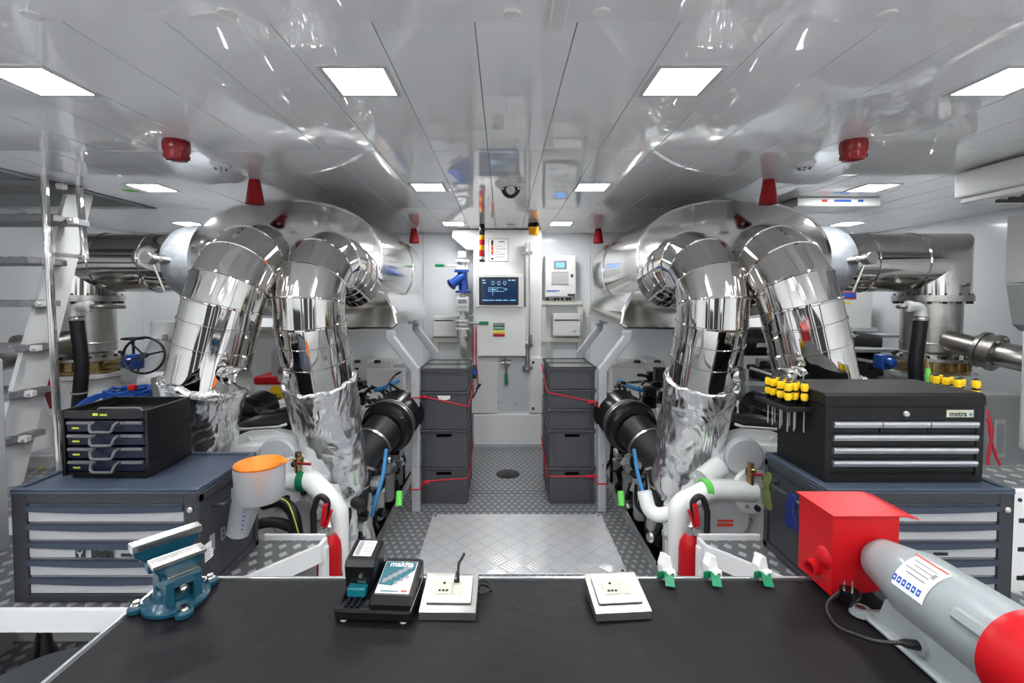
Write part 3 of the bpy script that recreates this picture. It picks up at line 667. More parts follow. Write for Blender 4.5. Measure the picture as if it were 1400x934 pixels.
def build_side(s):
    side = SIDE[s]; XF = Matrix.Identity(4) if s < 0 else Matrix.Diagonal((-1, 1, 1, 1))
    def Bm(): return B(XF)
    def at(p): p = Vector(p); return XF @ p
    # ---------------- exhaust drum
    cx, cz, A_, C_ = -1.61, 1.99, .69, .42
    t = thing('exhaust_drum', 'huge polished oval exhaust silencer drum close under the ceiling on the %s' % side, 'exhaust silencer', at((cx, 3.9, 1.5)), 'polished exhaust drums')
    b = Bm(); rings = []
    for k in range(15):
        sc_ = max(.02, k / 14); y = 3.32 - .13 * (1 - sc_ ** 2)
        rings.append([(x, y, z) for x, z in superell(cx, cz, A_ * sc_, C_ * sc_, 96)])
    b.loft(rings); obj('front_dome', b, 'drum', t, smoothall=True)
    b = Bm(); rings = []
    for y, sc_ in ((3.315, 1.0), (3.318, 1.018), (3.34, 1.018), (3.345, 1.0)): rings.append([(x, y, z) for x, z in superell(cx, cz, A_ * sc_, C_ * sc_, 96)])
    b.loft(rings); obj('rim', b, 'drum', t)
    b = Bm(); rings = []
    for y, a_, c_, e in ((3.335, 1.0, 1.0, 2.25), (3.9, 1.0, 1.0, 2.35), (4.495, .995, .99, 2.5), (4.5, 1.01, 1.005, 2.5), (4.515, 1.01, 1.005, 2.5), (4.52, .995, .99, 2.5), (5.0, .99, .97, 2.6), (5.14, .975, .94, 2.5), (5.22, .90, .85, 2.3), (5.24, .5, .5, 2)):
        rings.append([(x, y, z) for x, z in superell(cx, cz, A_ * a_, C_ * c_, 96, e)])
    b.loft(rings); obj('shell', b, 'drum', t, sharp=50)
    b = Bm(); b.prism([(-.98, 1.995), (-.95, 1.999), (-.925, 1.994), (-.925, 1.986), (-.98, 1.985)], 3.24, 3.30)
    yy = lambda f: 3.32 - .13 * (1 - f ** 2)
    b = Bm(); b.loft([[(cx + A_ * f, yy(f) - .004, 1.992), (cx + A_ * f, yy(f) - .004, 1.986), (cx + A_ * f, yy(f) + .003, 1.986), (cx + A_ * f, yy(f) + .003, 1.992)] for f in [.5 + .05 * k for k in range(11)]], smooth=False)
    obj('seam_strip', b, 'drum', t)
    # lower insulated box
    b = Bm(); prof = [(-.955, 1.86), (-1.02, 1.80), (-.955, 1.68), (-.915, 1.60), (-.895, 1.50), (-.95, 1.46), (-1.6, 1.455), (-2.2, 1.46), (-2.24, 1.55), (-2.1, 1.80)]
    b.prism(prof, 3.72, 5.17, 'xz', bev=.02); obj('lower_box', b, 'drum', t, smoothall=False)
    # ---------------- exhaust pipes
    def pipe(kind, label, p0, p1, p2, p3, foil_end, r, nb, stub, seed):
        t = thing('exhaust_pipe', label, 'exhaust pipe', at(p3), 'polished exhaust pipes coming down from the drums')
        path = fillet([p0, p1, p2], .29, 5)
        d = (p2 - p1).normalized(); e = path[-2]
        path = [path[0], path[0].lerp(path[1], .35), path[0].lerp(path[1], .7)] + path[1:-1] + [e + d * .10, e + d * .23] + [p2]
        b = Bm(); b.sweep(path, r, 72, True, beads=tuple(range(1, len(path) - 1)), bead=(.005, .007)); obj('pipe_shell', b, 'chrome', t, sharp=12)
        # foil wrap
        dd = (foil_end - p2); n = 44; pts = []; rr = []
        for k in range(n + 1):
            f = k / n; pts.append(p3.lerp(foil_end, f))
            q = 1.06 + (.03 if k == 0 else .02 if k == 1 else 0) + .015 * math.sin(f * 9 + seed) - .10 * f * f
            if f > .78: q *= math.sqrt(max(.05, 1 - ((f - .78) / .24) ** 2.2))
            rr.append(r * q)
        b = Bm(); b.sweep(pts, rr, 96, True); crumple(b, .013, 6.5, seed)
        o = obj('foil_wrap', b, 'foil', t, smoothall=True, sharp=60)
        b = Bm(); u = d.orthogonal().normalized()
        ring = [p3 + d * (.006 * math.sin(a * 5)) for a in range(1)]
        pts = []; 
        w_ = d.cross(u)
        for k in range(72):
            a = 2 * math.pi * k / 72; pts.append(p3 + (u * math.cos(a) + w_ * math.sin(a)) * (r * 1.045) + d * (.005 * math.sin(a * 7 + seed) + .003 * math.sin(a * 17)))
        b.sweep(pts, .013, 8, False, closed=True); crumple(b, .010, 14, seed); obj('foil_edge', b, 'foil', t, smoothall=True)
        if stub:
            q0, q1, sr = stub; b = Bm(); dv = (q1 - q0).normalized(); L_ = (q1 - q0).length
            b.lathe([(sr * .8, 0), (sr * .8, L_ * .3), (sr, L_ * .32), (sr, L_ * .5), (sr * .96, L_ * .52), (sr, L_ * .55), (sr, L_ * .96), (sr * .9, L_)], o=q0, axis=dv, seg=28); obj('capped_stub', b, 'duct', t)
        return t
    pipe('inner', 'inner polished exhaust pipe with foil wrapped foot on the %s, next to the walkway' % side, W(486, 384, 3.34), W(402, 312, 2.56), W(442, 545, 2.86), W(437, 520, 2.83), W(468, 682, 3.10), .198, 5, (W(405, 512, 2.70), W(383, 512, 2.64), .050), 1.0 + s)
    pipe('outer', 'outer polished exhaust pipe leaning outward behind the %s tool cabinet' % side, W(386, 392, 3.30), W(330, 312, 2.50), W(277, 545, 2.50), W(281, 525, 2.50), W(256, 655, 2.55), .197, 5, (W(306, 512, 2.36), W(334, 517, 2.28), .050), 4.0 + s)
    # ---------------- horizontal duct, mitred down to the scrubber
    Yd = 3.9; zd = 2.01; rd = .245; xo = -3.575
    t = thing('exhaust_duct', 'thick polished horizontal duct with a mitred corner running out to the %s wall' % side, 'exhaust duct', at((xo, Yd, 1.75)), 'horizontal exhaust ducts')
    b = Bm(); rings = []
    def rr_(x): return [(x, Yd + rd * math.cos(a), zd + rd * math.sin(a)) for a in [2 * math.pi * k / 64 for k in range(64)]]
    mit = [(xo - rd * math.sin(a), Yd + rd * math.cos(a), zd + rd * math.sin(a)) for a in [2 * math.pi * k / 64 for k in range(64)]]
    low = [(xo - rd * math.sin(a), Yd + rd * math.cos(a), 1.735) for a in [2 * math.pi * k / 64 for k in range(64)]]
    for x0_, x1_ in ((-2.2, -2.58), (-2.58, -3.05)): pass
    def ringx(x, r_): return [(x, Yd + r_ * math.cos(a), zd + r_ * math.sin(a)) for a in [2 * math.pi * k / 64 for k in range(64)]]
    seq = [ringx(-2.2, rd)]
    for x in (-2.95, -3.35): seq += [ringx(x + .012, rd), ringx(x + .006, rd + .007), ringx(x - .006, rd + .007), ringx(x - .012, rd)]
    seq += [mit, low]; b.loft(seq); obj('duct_shell', b, 'duct', t, sharp=12)
    b = Bm(); b.cyl((-2.60, Yd - rd - .02, 2.0), (-2.74, Yd - rd - .10, 2.02), .024, seg=20); b.lathe([(.048, 0), (.048, .07), (.044, .075)], o=(-2.77, Yd - rd - .06, 2.02), axis=(-.1 * 0, -1, 0), seg=28); b.lathe([(.036, 0), (.036, .02)], o=(-2.68, Yd - rd - .06, 2.010), axis=(-.3, -.08, .02), seg=20)
    b.cyl((-2.77, Yd - rd - .05, 1.97), (-2.71, Yd - rd - .02, 1.76), .010, seg=10); obj('drain_stub', b, 'steel', t)
    b = Bm(); seq = []
    for x, r_ in ((-2.25, .26), (-2.3, .30), (-2.50, .315), (-2.62, .31), (-2.72, .285), (-2.76, .25)): seq.append(ringx(x, r_))
    b.loft(seq); crumple(b, .006, 9, 3); tag(obj('flexible_collar', b, 'galv', t, smoothall=True), 'dull silver cloth collar around the duct')
    # scrubber and butterfly valve
    t = thing('exhaust_scrubber', 'upright stainless cylinder with bolted flanges under the %s duct corner' % side, 'scrubber', at((xo, Yd, 1.1)), 'stainless scrubber cylinders')
    b = Bm(); b.lathe([(.20, 1.70), (.20, 1.27), (.175, 1.25), (.175, 1.20)], o=(xo, Yd, 0), seg=48); b.lathe([(.201, 1.345), (.204, 1.34), (.204, 1.335), (.201, 1.33)], o=(xo, Yd, 0), seg=48); obj('cylinder_body', b, 'steel', t)
    b = Bm(); b.lathe([(.262, 1.735), (.262, 1.685)], o=(xo, Yd, 0), seg=48); obj('flange', b, 'steel', t)
    b = Bm(); b.lathe([(.262, 1.22), (.262, 1.195)], o=(xo, Yd, 0), seg=48); obj('flange', b, 'steel', t)
    b = Bm()
    for k in range(16):
        a = 2 * math.pi * k / 16; x_, y_ = xo + math.cos(a) * .238, Yd + math.sin(a) * .238
        b.lathe([(.014, 1.665), (.014, 1.685)], o=(x_, y_, 0), seg=6); b.lathe([(.012, 1.735), (.012, 1.75)], o=(x_, y_, 0), seg=6); b.lathe([(.013, 1.22), (.013, 1.24)], o=(x_, y_, 0), seg=6)
    obj('bolts', b, 'darkcast', t)
    t = thing('butterfly_valve', 'brass and blue butterfly valve with its handwheel under the %s stainless cylinder' % side, 'valve', at((xo, Yd, 1.0)), 'butterfly valves')
    b = Bm(); b.lathe([(.235, 1.195), (.235, 1.12), (.25, 1.115), (.25, 1.095)], o=(xo, Yd, 0), seg=48)
    for k in range(20):
        a = 2 * math.pi * k / 20; b.box((xo + math.cos(a) * .245, Yd + math.sin(a) * .245, 1.155), (.03, .02, .07), .002, Matrix.Rotation(a, 3, 'Z'))
    obj('valve_body', b, 'brass', t)
    gx_ = xo + .25
    b = Bm(); b.cyl((gx_ - .02, Yd - .1, 1.16), (gx_ + .22, Yd - .16, 1.18), .035, seg=16); obj('stem_neck', b, 'brass', t)
    b = Bm(); b.box((gx_ + .31, Yd - .2, 1.20), (.09, .10, .12), .015, None, 2); b.lathe([(.038, 0), (.035, .04), (.02, .05)], o=(gx_ + .31, Yd - .26, 1.20), axis=(0, -1, 0), seg=20); obj('gearbox', b, 'valveblue', t)
    if s < 0:
        wc = W(197, 486, 3.45); b = Bm(); nrm = Vector((.25, -1, .1)).normalized(); u = nrm.orthogonal().normalized(); w_ = nrm.cross(u)
        b.sweep([wc + (u * math.cos(a) + w_ * math.sin(a)) * .135 for a in [2 * math.pi * k / 40 for k in range(40)]], .009, 10, closed=True)
        for k in range(3): a = k * 2 * math.pi / 3 + .5; b.cyl(wc, wc + (u * math.cos(a) + w_ * math.sin(a)) * .135, .007, seg=8)
        b.lathe([(.022, -.02), (.022, .02)], o=wc, axis=nrm, seg=16); b.cyl(wc, (gx_ + .31, Yd - .28, 1.20), .012, seg=10); obj('handwheel', b, 'black', t)
        b = Bm(); wc = W(182, 463, 3.75); b.sweep([wc + Vector((math.cos(a) * .075, math.sin(a) * .075, 0)) for a in [2 * math.pi * k / 32 for k in range(32)]], .008, 8, closed=True)
        b.box(wc, (.15, .012, .01)); b.box(wc, (.012, .15, .01)); b.cyl(wc, wc - Vector((0, 0, .14)), .010, seg=10); obj('small_handwheel', b, 'black', t)
    # white lower cone
    t = thing('white_duct_cone', 'white painted duct bulging down from the valve on the %s' % side, 'duct', at((xo, Yd, -.3)))
    b = Bm(); b.lathe([(.30, 1.092), (.30, 1.06), (.245, 1.05), (.26, .9), (.30, .6), (.34, .3), (.36, -.59)], o=(xo, Yd, 0), seg=48); obj('cone', b, 'white', t)
    b = Bm(); b.sweep(fillet([(xo - .1, Yd, .75), (xo - .15, Yd - .5, .35), (xo - .5, Yd - .9, -.2)], .3), .19, 32); obj('branch', b, 'white', t)
    # stainless side branch
    t = thing('stainless_branch_pipe', 'stainless elbow pipe with bolted flanges leaving the %s scrubber toward the wall' % side, 'pipe', at((xo, Yd - .3, 1.2)), 'stainless branch pipes')
    q0 = Vector((-3.56, 3.74, 1.37)); q1 = Vector((-3.63, 3.54, 1.32))
    b = Bm(); b.cyl(q0, q1, .085, seg=32); obj('neck', b, 'steel', t)
    dv = (q1 - q0).normalized()
    b = Bm(); b.lathe([(.14, 0), (.14, .025)], o=q1, axis=dv, seg=36); b.lathe([(.13, .03), (.13, .075)], o=q1, axis=dv, seg=36); b.lathe([(.14, .08), (.14, .105)], o=q1, axis=dv, seg=36)
    u = dv.orthogonal().normalized(); w_ = dv.cross(u)
    for k in range(8):
        a = 2 * math.pi * k / 8 + .2; b.lathe([(.013, -.02), (.013, .125)], o=q1 + (u * math.cos(a) + w_ * math.sin(a)) * .118, axis=dv, seg=6)
    obj('flange', b, 'dullsteel', t)
    q2 = q1 + dv * .10; b = Bm()
    b.sweep(fillet([q2, Vector((-3.70, 3.28, 1.27)), Vector((-4.42, 3.0, 1.06))], .3, 8), .092, 32); obj('elbow', b, 'steel', t)
    if s > 0:
        pass
    # white elbow with the black ribbed hose
    t = thing('ribbed_hose', 'black ribbed drain hose hanging from a white elbow on the %s scrubber' % side, 'hose', at((xo + .14, Yd - .3, .5)), 'ribbed drain hoses')
    hx, hy = (-3.31 if s < 0 else -3.15), 3.52
    b = Bm(); b.sweep(fillet([(hx + .115, hy, 1.648), (hx, hy, 1.648), (hx, hy, 1.56)], [0, .045, 0], 8), .036, 24); b.lathe([(.044, 0), (.044, -.04)], o=(hx, hy, 1.60), seg=24); b.lathe([(.044, 0), (.044, .03)], o=(hx + .08, hy, 1.648), axis=(1, 0, 0), seg=24); obj('elbow', b, 'white', t)
    b = Bm(); b.sweep(fillet([(hx + .10, hy, 1.648), (hx + .18, hy, 1.648), (hx + .18 if s < 0 else hx - .02, 3.75, 1.64)], .03, 4), .016, 12); obj('nipple', b, 'dullsteel', t)
    b = Bm(); b.lathe([(.049, -.0), (.050, -.004), (.050, -.02), (.049, -.024)], o=(hx, hy, 1.565), seg=24); obj('clamp', b, 'bolt', t); b = Bm(); b.lathe([(.053, 0), (.053, -.012)], o=(hx + .005, hy, .99), seg=24); obj('clamp', b, 'bolt', t)
    b = Bm(); base = fillet([(hx, hy, 1.57), (hx + .035, hy, 1.2), (hx, hy, .9), (hx - .02, hy - .05, .3)], .6, 10); pts = []; rad = []
    L0 = [0]
    for i in range(1, len(base)): L0.append(L0[-1] + (base[i] - base[i - 1]).length)
    N_ = 150; j = 0
    for k in range(N_ + 1):
        d_ = L0[-1] * k / N_
        while j < len(base) - 2 and L0[j + 1] < d_: j += 1
        f = (d_ - L0[j]) / max(1e-6, L0[j + 1] - L0[j]); pts.append(base[j].lerp(base[j + 1], f)); rad.append(.044 + (.0035 if k % 2 else 0))
    b.sweep(pts, rad, 24); obj('hose', b, 'rubber', t, sharp=80)
    # ---------------- posts carrying the drum
    for nm, x0_, x1_, y_ in (('front inner', -.745, -.94, 3.622), ('rear inner', -.749, -.951, 4.74), ('rear outer', -2.40, -2.16, 4.72), ('front outer', -2.40, -2.16, 3.78)):
        if nm == 'front outer': continue
        t = thing('drum_post', 'grey %s post with a kink that carries the %s exhaust drum' % (nm, side), 'post', at((x0_, y_, 0)), 'grey kinked posts')
        b = Bm(); zt = 1.452; z0 = .001 if abs(x0_) < 1 else -.6
        b.prism(strip([(x0_, z0), (x0_, 1.143), (x1_, 1.40), (x1_, zt)], .066), y_, y_ + .07, 'xz', bev=.008); obj('tube', b, 'post', t)
        if y_ < 4:
            for z_ in (1.03, .38): b = Bm(); b.lathe([(.011, 0), (.009, .006)], o=(x0_, y_ - .0005, z_), axis=(0, -1, 0), seg=6); obj('bolt', b, 'bolt', t)
    b = None
    # ---------------- engine
    t = thing('marine_engine', 'white marine diesel engine under the exhaust pipes on the %s of the walkway' % side, 'engine', at((-1.6, 3.6, -.5)), 'white marine engines')
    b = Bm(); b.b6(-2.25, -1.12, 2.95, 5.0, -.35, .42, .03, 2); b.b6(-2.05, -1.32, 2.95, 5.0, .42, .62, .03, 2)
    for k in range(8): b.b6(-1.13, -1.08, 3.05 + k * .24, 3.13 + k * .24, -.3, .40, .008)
    obj('block', b, 'darkcast', t)  # block coloured dark to stand in for the deep shade around it
    for x_ in (-1.42, -2.02):
        for k in range(6): b = Bm(); b.b6(x_ - .15, x_ + .15, 3.0 + k * .31, 3.27 + k * .31, .60, .76, .03, 2); obj('rocker_cover', b, 'engwhite', t)
    b = Bm(); fx, fz = -1.52, .48                                       # flywheel housing facing the bench
    b.lathe([(.34, 0), (.40, .03), (.41, .05), (.41, .12), (.46, .14), (.46, .20)], o=(fx, 2.70, fz - .05), axis=(0, 1, 0), seg=48)
    for k in range(14):
        a = 2 * math.pi * k / 14; b.lathe([(.014, 0), (.014, .02)], o=(fx + math.cos(a) * .425, 2.822, fz - .05 + math.sin(a) * .425), axis=(0, -1, 0), seg=6)
    b.b6(-2.3, -1.0, 2.9, 2.98, -.4, .40, .02); obj('flywheel_housing', b, 'engwhite', t)
    b = Bm(); b.lathe([(.10, 0), (.112, .012), (.115, .03)], o=W(378, 626, 2.64), axis=(0, 1, 0), seg=40); tag(obj('round_cover', b, 'enggrey', t), 'light grey round cover')
    if s < 0:
        wc = W(372, 748, 2.5); b = Bm(); b.sweep([wc + Vector((math.cos(a) * .17, 0, math.sin(a) * .14)) for a in [2 * math.pi * k / 40 for k in range(40)]], .028, 12, closed=True); obj('belt_guard', b, 'rubber', t)
        b = Bm(); b.sweep(fillet([W(360, 690, 2.5), W(385, 683, 2.48), W(403, 702, 2.46), W(409, 745, 2.46)], .12, 6), .030, 16); obj('coolant_hose', b, 'rubber', t)
        b = Bm(); b.sweep(fillet([W(372, 681, 2.44), W(392, 682, 2.43), W(400, 702, 2.42), W(410, 735, 2.42)], .12, 6), .0035, 6); obj('yellow_wire', b, 'lime', t)
    else:
        b = Bm(); b.sweep(fillet([W(516, 672, 2.70), W(508, 706, 2.66), W(478, 702, 2.64), W(452, 686, 2.60)], [0, .09, .1, 0], 8), .042, 24); b.cyl(W(436, 655, 2.66), W(412, 636, 2.70), .06, seg=24); obj('branch_pipe', b, 'engwhite', t)
    b = Bm(); b.lathe([(.13, 0), (.15, .02), (.15, .08)], o=W(404, 710, 2.62), axis=(0, 1, 0), seg=40); obj('lower_cover', b, 'enggrey', t)
    b = Bm()
    for k in range(10):
        a = 2 * math.pi * k / 10; q = W(404, 710, 2.62); b.lathe([(.010, 0), (.010, .02)], o=(q.x + math.cos(a) * .135, q.y - .002, q.z + math.sin(a) * .135), axis=(0, -1, 0), seg=6)
    obj('cover_bolts', b, 'bolt', t)
    # turbo and air intake
    b = Bm(); b.cyl((-1.30, 3.20, .70), (-1.30, 3.50, .70), .17, seg=32); b.lathe([(.12, 0), (.15, .06), (.17, .1)], o=(-1.30, 3.10, .70), axis=(0, 1, 0), seg=32); obj('turbocharger', b, 'darkcast', t)
    b = Bm(); b.cyl((-1.98, 3.15, .76), (-1.98, 3.5, .76), .17, seg=32); obj('turbocharger', b, 'darkcast', t)
    # air filter
    a0 = W(524, 590, 3.35); a1 = W(549, 563, 3.72); dv = (a1 - a0).normalized()
    b = Bm(); L_ = (a1 - a0).length
    b.lathe([(.12, 0), (.17, .01), (.185, .03), (.185, .08), (.20, .085), (.20, .12), (.185, .125), (.185, L_ - .03), (.19, L_ - .02), (.19, L_), (.15, L_ + .01)], o=a0, axis=dv, seg=48); obj('air_filter', b, 'black', t)
    u = dv.orthogonal().normalized(); w_ = dv.cross(u)
    b = Bm(); b.lathe([(.187, .135), (.188, .14), (.188, .16), (.187, .165)], o=a0, axis=dv, seg=48); b.lathe([(.202, .088), (.203, .1)], o=a0, axis=dv, seg=48); obj('filter_band', b, 'bolt', t)
    b = Bm(); b.sweep(fillet([a0 + dv * .02, W(500, 615, 3.2), W(482, 655, 3.05), W(478, 690, 3.1)], .2, 8), [.135, .125, .12, .118, .115, .11, .108, .105, .1, .1, .1, .1, .1, .1, .1, .1, .1, .1, .1, .1][:20], 32) if False else None
    pth = fillet([a0 + dv * .02, W(505, 612, 3.2), W(488, 650, 3.12), W(484, 700, 3.2)], .2, 8); b.sweep(pth, [.14 - .05 * min(1, k / (len(pth) - 1) * 1.6) for k in range(len(pth))], 32); obj('intake_hose', b, 'rubber', t)
    b = Bm()
    for k in (2, len(pth) // 2, len(pth) - 3):
        dd = (pth[k + 1] - pth[k]).normalized(); rk = .14 - .05 * min(1, k / (len(pth) - 1) * 1.6) + .004; b.lathe([(rk, -.008), (rk, .008)], o=pth[k], axis=dd, seg=32)
    obj('hose_clamp', b, 'bolt', t)
    # second filter at the outboard side and black charge air pipes
    b = Bm(); c0 = W(328, 574, 3.2); b.lathe([(.05, 0), (.125, .01), (.14, .04), (.14, .10), (.125, .11), (.135, .13), (.135, .3)], o=c0, axis=(.0, 1, .05), seg=40); obj('outer_air_filter', b, 'black', t)
    b = Bm(); b.sweep(fillet([W(300, 612, 3.0), W(330, 592, 3.0), W(352, 580, 3.02), W(425, 574, 3.15)], .2, 6), .062, 24); b.sweep(fillet([W(300, 592, 3.5), W(328, 584, 3.45), W(348, 594, 3.4), W(354, 618, 3.3)], .2, 6), .05, 20); obj('charge_air_pipe', b, 'rubber', t)
    b = Bm(); b.sweep([W(305, 587, 2.72), W(340, 587, 2.72), W(380, 584, 2.73), W(392, 580, 2.76)], .009, 10); obj('steel_line', b, 'bolt', t)
    # cables, brackets, injectors : dark tangle over the engine
    rnd = random.Random(21 + s); b = Bm()
    for k in range(46):
        px, py, Y = rnd.uniform(300, 400), rnd.uniform(572, 640), rnd.uniform(3.05, 3.6)
        p = W(px, py, Y); q = p + Vector((rnd.uniform(-.3, .3), rnd.uniform(-.1, .2), rnd.uniform(-.25, .1))); m_ = p.lerp(q, .5) + Vector((rnd.uniform(-.08, .08), 0, rnd.uniform(0, .05)))
        b.sweep(fillet([p, m_, q], .12, 4), rnd.uniform(.008, .022), 8)
    for k in range(22):
        p = W(rnd.uniform(310, 420), rnd.uniform(560, 630), rnd.uniform(3.1, 3.5)); b.box(p, (rnd.uniform(.04, .12), rnd.uniform(.04, .1), rnd.uniform(.04, .1)), .008, Matrix.Rotation(rnd.uniform(-.5, .5), 3, 'Y'))
    obj('wiring_loom', b, 'darkcast', t)
    b = Bm()
    for k in range(26):
        px, py, Y = rnd.uniform(488, 545), rnd.uniform(520, 560), rnd.uniform(3.7, 4.4)
        p = W(px, py, Y); q = p + Vector((rnd.uniform(-.15, .2), rnd.uniform(-.1, .2), rnd.uniform(-.15, .1))); m_ = p.lerp(q, .5) + Vector((0, 0, rnd.uniform(0, .1)))
        b.sweep(fillet([p, m_, q], .12, 4), rnd.uniform(.006, .014), 8)
    for k in range(9): b.box(W(rnd.uniform(480, 508), rnd.uniform(512, 556), rnd.uniform(3.7, 4.2)), (rnd.uniform(.05, .12), .08, rnd.uniform(.05, .12)), .01)
    obj('rear_wiring', b, 'black', t)
    # inboard side: filters, pipes, small white gear
    for k in range(5):
        b = Bm(); y_ = 2.95 + k * .34; b.lathe([(.05, -.30), (.055, -.28), (.055, -.10), (.06, -.09), (.06, -.06)], o=(-1.05, y_, .25), seg=20)
        b.box((-1.07, y_, .24), (.12, .14, .08), .012)
        obj('fuel_filter', b, 'enggrey', t)
    b = Bm()
    for k in range(34):
        y_ = rnd.uniform(2.85, 4.6); z_ = rnd.uniform(-.1, .55); x_ = rnd.uniform(-1.12, -1.02)
        p = Vector((x_, y_, z_)); q = p + Vector((rnd.uniform(-.05, .05), rnd.uniform(-.35, .35), rnd.uniform(-.3, .2))); m_ = p.lerp(q, .5) + Vector((.05, 0, rnd.uniform(-.05, .08)))
        b.sweep(fillet([p, m_, q], .1, 4), rnd.uniform(.007, .018), 8)
    obj('side_lines', b, 'darkcast', t)
    for k in range(14):
        y_ = 2.85 + k * .12 + rnd.uniform(0, .05); z_ = rnd.uniform(0, .6); b = Bm(); w_ = rnd.uniform(.05, .12); b.box((-1.06, y_, z_), (.08, w_, rnd.uniform(.04, .12)), .01)
        b.cyl((-1.035, y_, z_), (-1.0, y_ + rnd.uniform(-.03, .03), z_ - rnd.uniform(.06, .14)), rnd.uniform(.012, .026), seg=12); obj('side_fitting', b, ('engwhite', 'enggrey', 'darkcast')[k % 3], t)
    for k in range(7):
        y_ = 2.9 + k * .2; b = Bm(); b.lathe([(.03, 0), (.034, .01), (.034, .06), (.02, .07)], o=(-1.0, y_, rnd.uniform(.0, .5)), axis=(1, -.6, rnd.uniform(-.3, .5)), seg=16); obj('sensor', b, ('darkcast', 'bolt', 'black')[k % 3], t)
    b = Bm(); b.sweep(fillet([W(545, 520, 3.9), W(527, 530, 3.8), W(512, 534, 3.8)], .1), .016, 10); obj('blue_hose', b, 'hoseblue', t); b = Bm(); b.sweep(fillet([W(556, 538, 3.7), W(540, 542, 3.75), W(530, 540, 3.8)], .1), .018, 10); obj('blue_hose', b, 'hoseblue', t); b = Bm()
    b.sweep(fillet([W(528, 615, 2.95), W(524, 650, 2.8), W(512, 690, 2.7), W(508, 705, 2.75)], .3), .012, 10); obj('blue_hose', b, 'hoseblue', t)
    b = Bm(); b.sweep([W(546, 672, 3.0), W(545, 692, 2.95)], .022, 12); obj('green_connector', b, 'greentape', t)
    # sea water pipe with flange in front
    t = thing('white_cooling_pipe', 'thick white pipe with a bolted flange bending down beside the %s engine' % side, 'pipe', at((-1.0, 2.55, -.5)), 'white bent cooling pipes')
    if s < 0: P_ = [W(398, 657, 2.60), W(424, 655, 2.58), W(452, 684, 2.52), W(462, 700, 2.52), W(462, 800, 2.52)]; rp = .058
    else: P_ = [Vector((-q.x, q.y, q.z)) for q in (W(1030, 672, 2.62), W(973, 668, 2.58), W(928, 690, 2.54), W(928, 712, 2.54), W(928, 800, 2.54))]; rp = .058
    b = Bm(); b.sweep(fillet(P_, [0, .10, .10, .10, 0] if s < 0 else [0, .15, .13, .12, 0], 8), rp, 32); obj('pipe_run', b, 'engwhite', t)
    b = Bm(); q = P_[0]; b.lathe([(.130, -.0), (.130, .03)], o=q, axis=(-.3 if s < 0 else .25, 1, 0), seg=36); obj('flange', b, 'engwhite', t)
    b = Bm()
    for k in range(6):
        a = math.pi * k / 3 + .3; b.lathe([(.017, -.002), (.017, .03)], o=(q.x + math.cos(a) * .1, q.y - .012, q.z + math.sin(a) * .1), axis=(0, -1, 0) if 0 else (0, 1, 0), seg=12)
    obj('flange_bolts', b, 'darkcast', t)
    b = Bm()
    if s < 0: m0 = W(414, 657, 2.58)
    else: m0 = Vector((-W(965, 670, 2.57).x, 2.575, W(965, 670, 2.57).z))
    b.lathe([(.0585, -.02), (.0595, -.019), (.0595, .019), (.0585, .02)], o=m0 + Vector((.0, .0, 0)), axis=(1, -.03, .03) if s < 0 else (1, -.1, 0.02), seg=32); obj('green_band', b, 'green' if s < 0 else 'greentape', t)
    b = Bm(); vp_ = W(408, 640, 2.58) if s < 0 else Vector((-W(1026, 655, 2.6).x, 2.6, W(1026, 655, 2.6).z))
    b.lathe([(.020, -.03), (.020, .02), (.028, .025), (.028, .06), (.018, .065), (.018, .09)], o=vp_, seg=12); tag(obj('bleed_valve', b, 'brass', t), 'brass bleed valve')
    b = Bm(); b.cyl(vp_ + Vector((0, -.02, .035)), vp_ + Vector((.09 if s < 0 else -.09, -.05, .04)), .008, seg=8); obj('valve_lever', b, 'darkred', t)
    # fire extinguisher
    ex = -.99 + (0 if s < 0 else -.0); ey = 2.42
    ex = W(450, 740, 2.42).x if s < 0 else -W(945, 740, 2.42).x
    t = thing('fire_extinguisher', 'red fire extinguisher standing beside the %s platform corner' % side, 'fire extinguisher', at((ex, ey, -.1)), 'red fire extinguishers')
    b = Bm(); b.lathe([(.060, -.10), (.064, -.08), (.064, .36), (.058, .405), (.04, .44), (.02, .455)], o=(ex, ey, 0), seg=36); obj('cylinder_body', b, 'red', t)
    b = Bm(); b.lathe([(.024, .45), (.026, .46), (.026, .50), (.018, .51), (.014, .54)], o=(ex, ey, 0), seg=20); b.lathe([(.020, 0), (.020, .02)], o=(ex - .01, ey - .035, .485), axis=(0, -1, 0), seg=16); obj('valve_head', b, 'bolt', t)
    b = Bm(); b.box((ex - .012, ey - .03, .57), (.024, .03, .12), .005, Matrix.Rotation(.12, 3, 'Y')); b.box((ex + .012, ey - .03, .55), (.012, .022, .10), .004, Matrix.Rotation(.35, 3, 'Y')); obj('handle', b, 'red', t)
    b = Bm(); b.sweep(fillet([(ex - .01, ey, .51), (ex - .0, ey - .01, .64), (ex - .05, ey - .01, .67), (ex - .075, ey - .02, .58), (ex - .065, ey - .04, .40)], .06, 6), .016, 14); obj('hose', b, 'rubber', t)
    b = Bm(); b.lathe([(.0655, .20), (.0665, .205), (.0665, .225), (.0655, .23)], o=(ex, ey, 0), seg=36); b.box((ex + .07, ey - .02, .215), (.03, .02, .022), .004); obj('strap', b, 'black', t)
    b = Bm(); b.lathe([(.0646, .0), (.0646, .15)], o=(ex, ey, 0), seg=36); 
    b.bm.free()
    # floor pipes / dark clutter in the bilge beside the walkway
    b = Bm(); b.sweep([(-1.02, 2.2, -.2), (-1.02, 4.9, -.2)], .05, 20); b.sweep([(-1.0, 2.2, -.42), (-1.0, 4.9, -.42)], .07, 20); tag(obj('bilge_pipe', b, 'darkcast'), 'dark pipes running low in the gap between the walkway and the %s engine' % side, 'pipe')
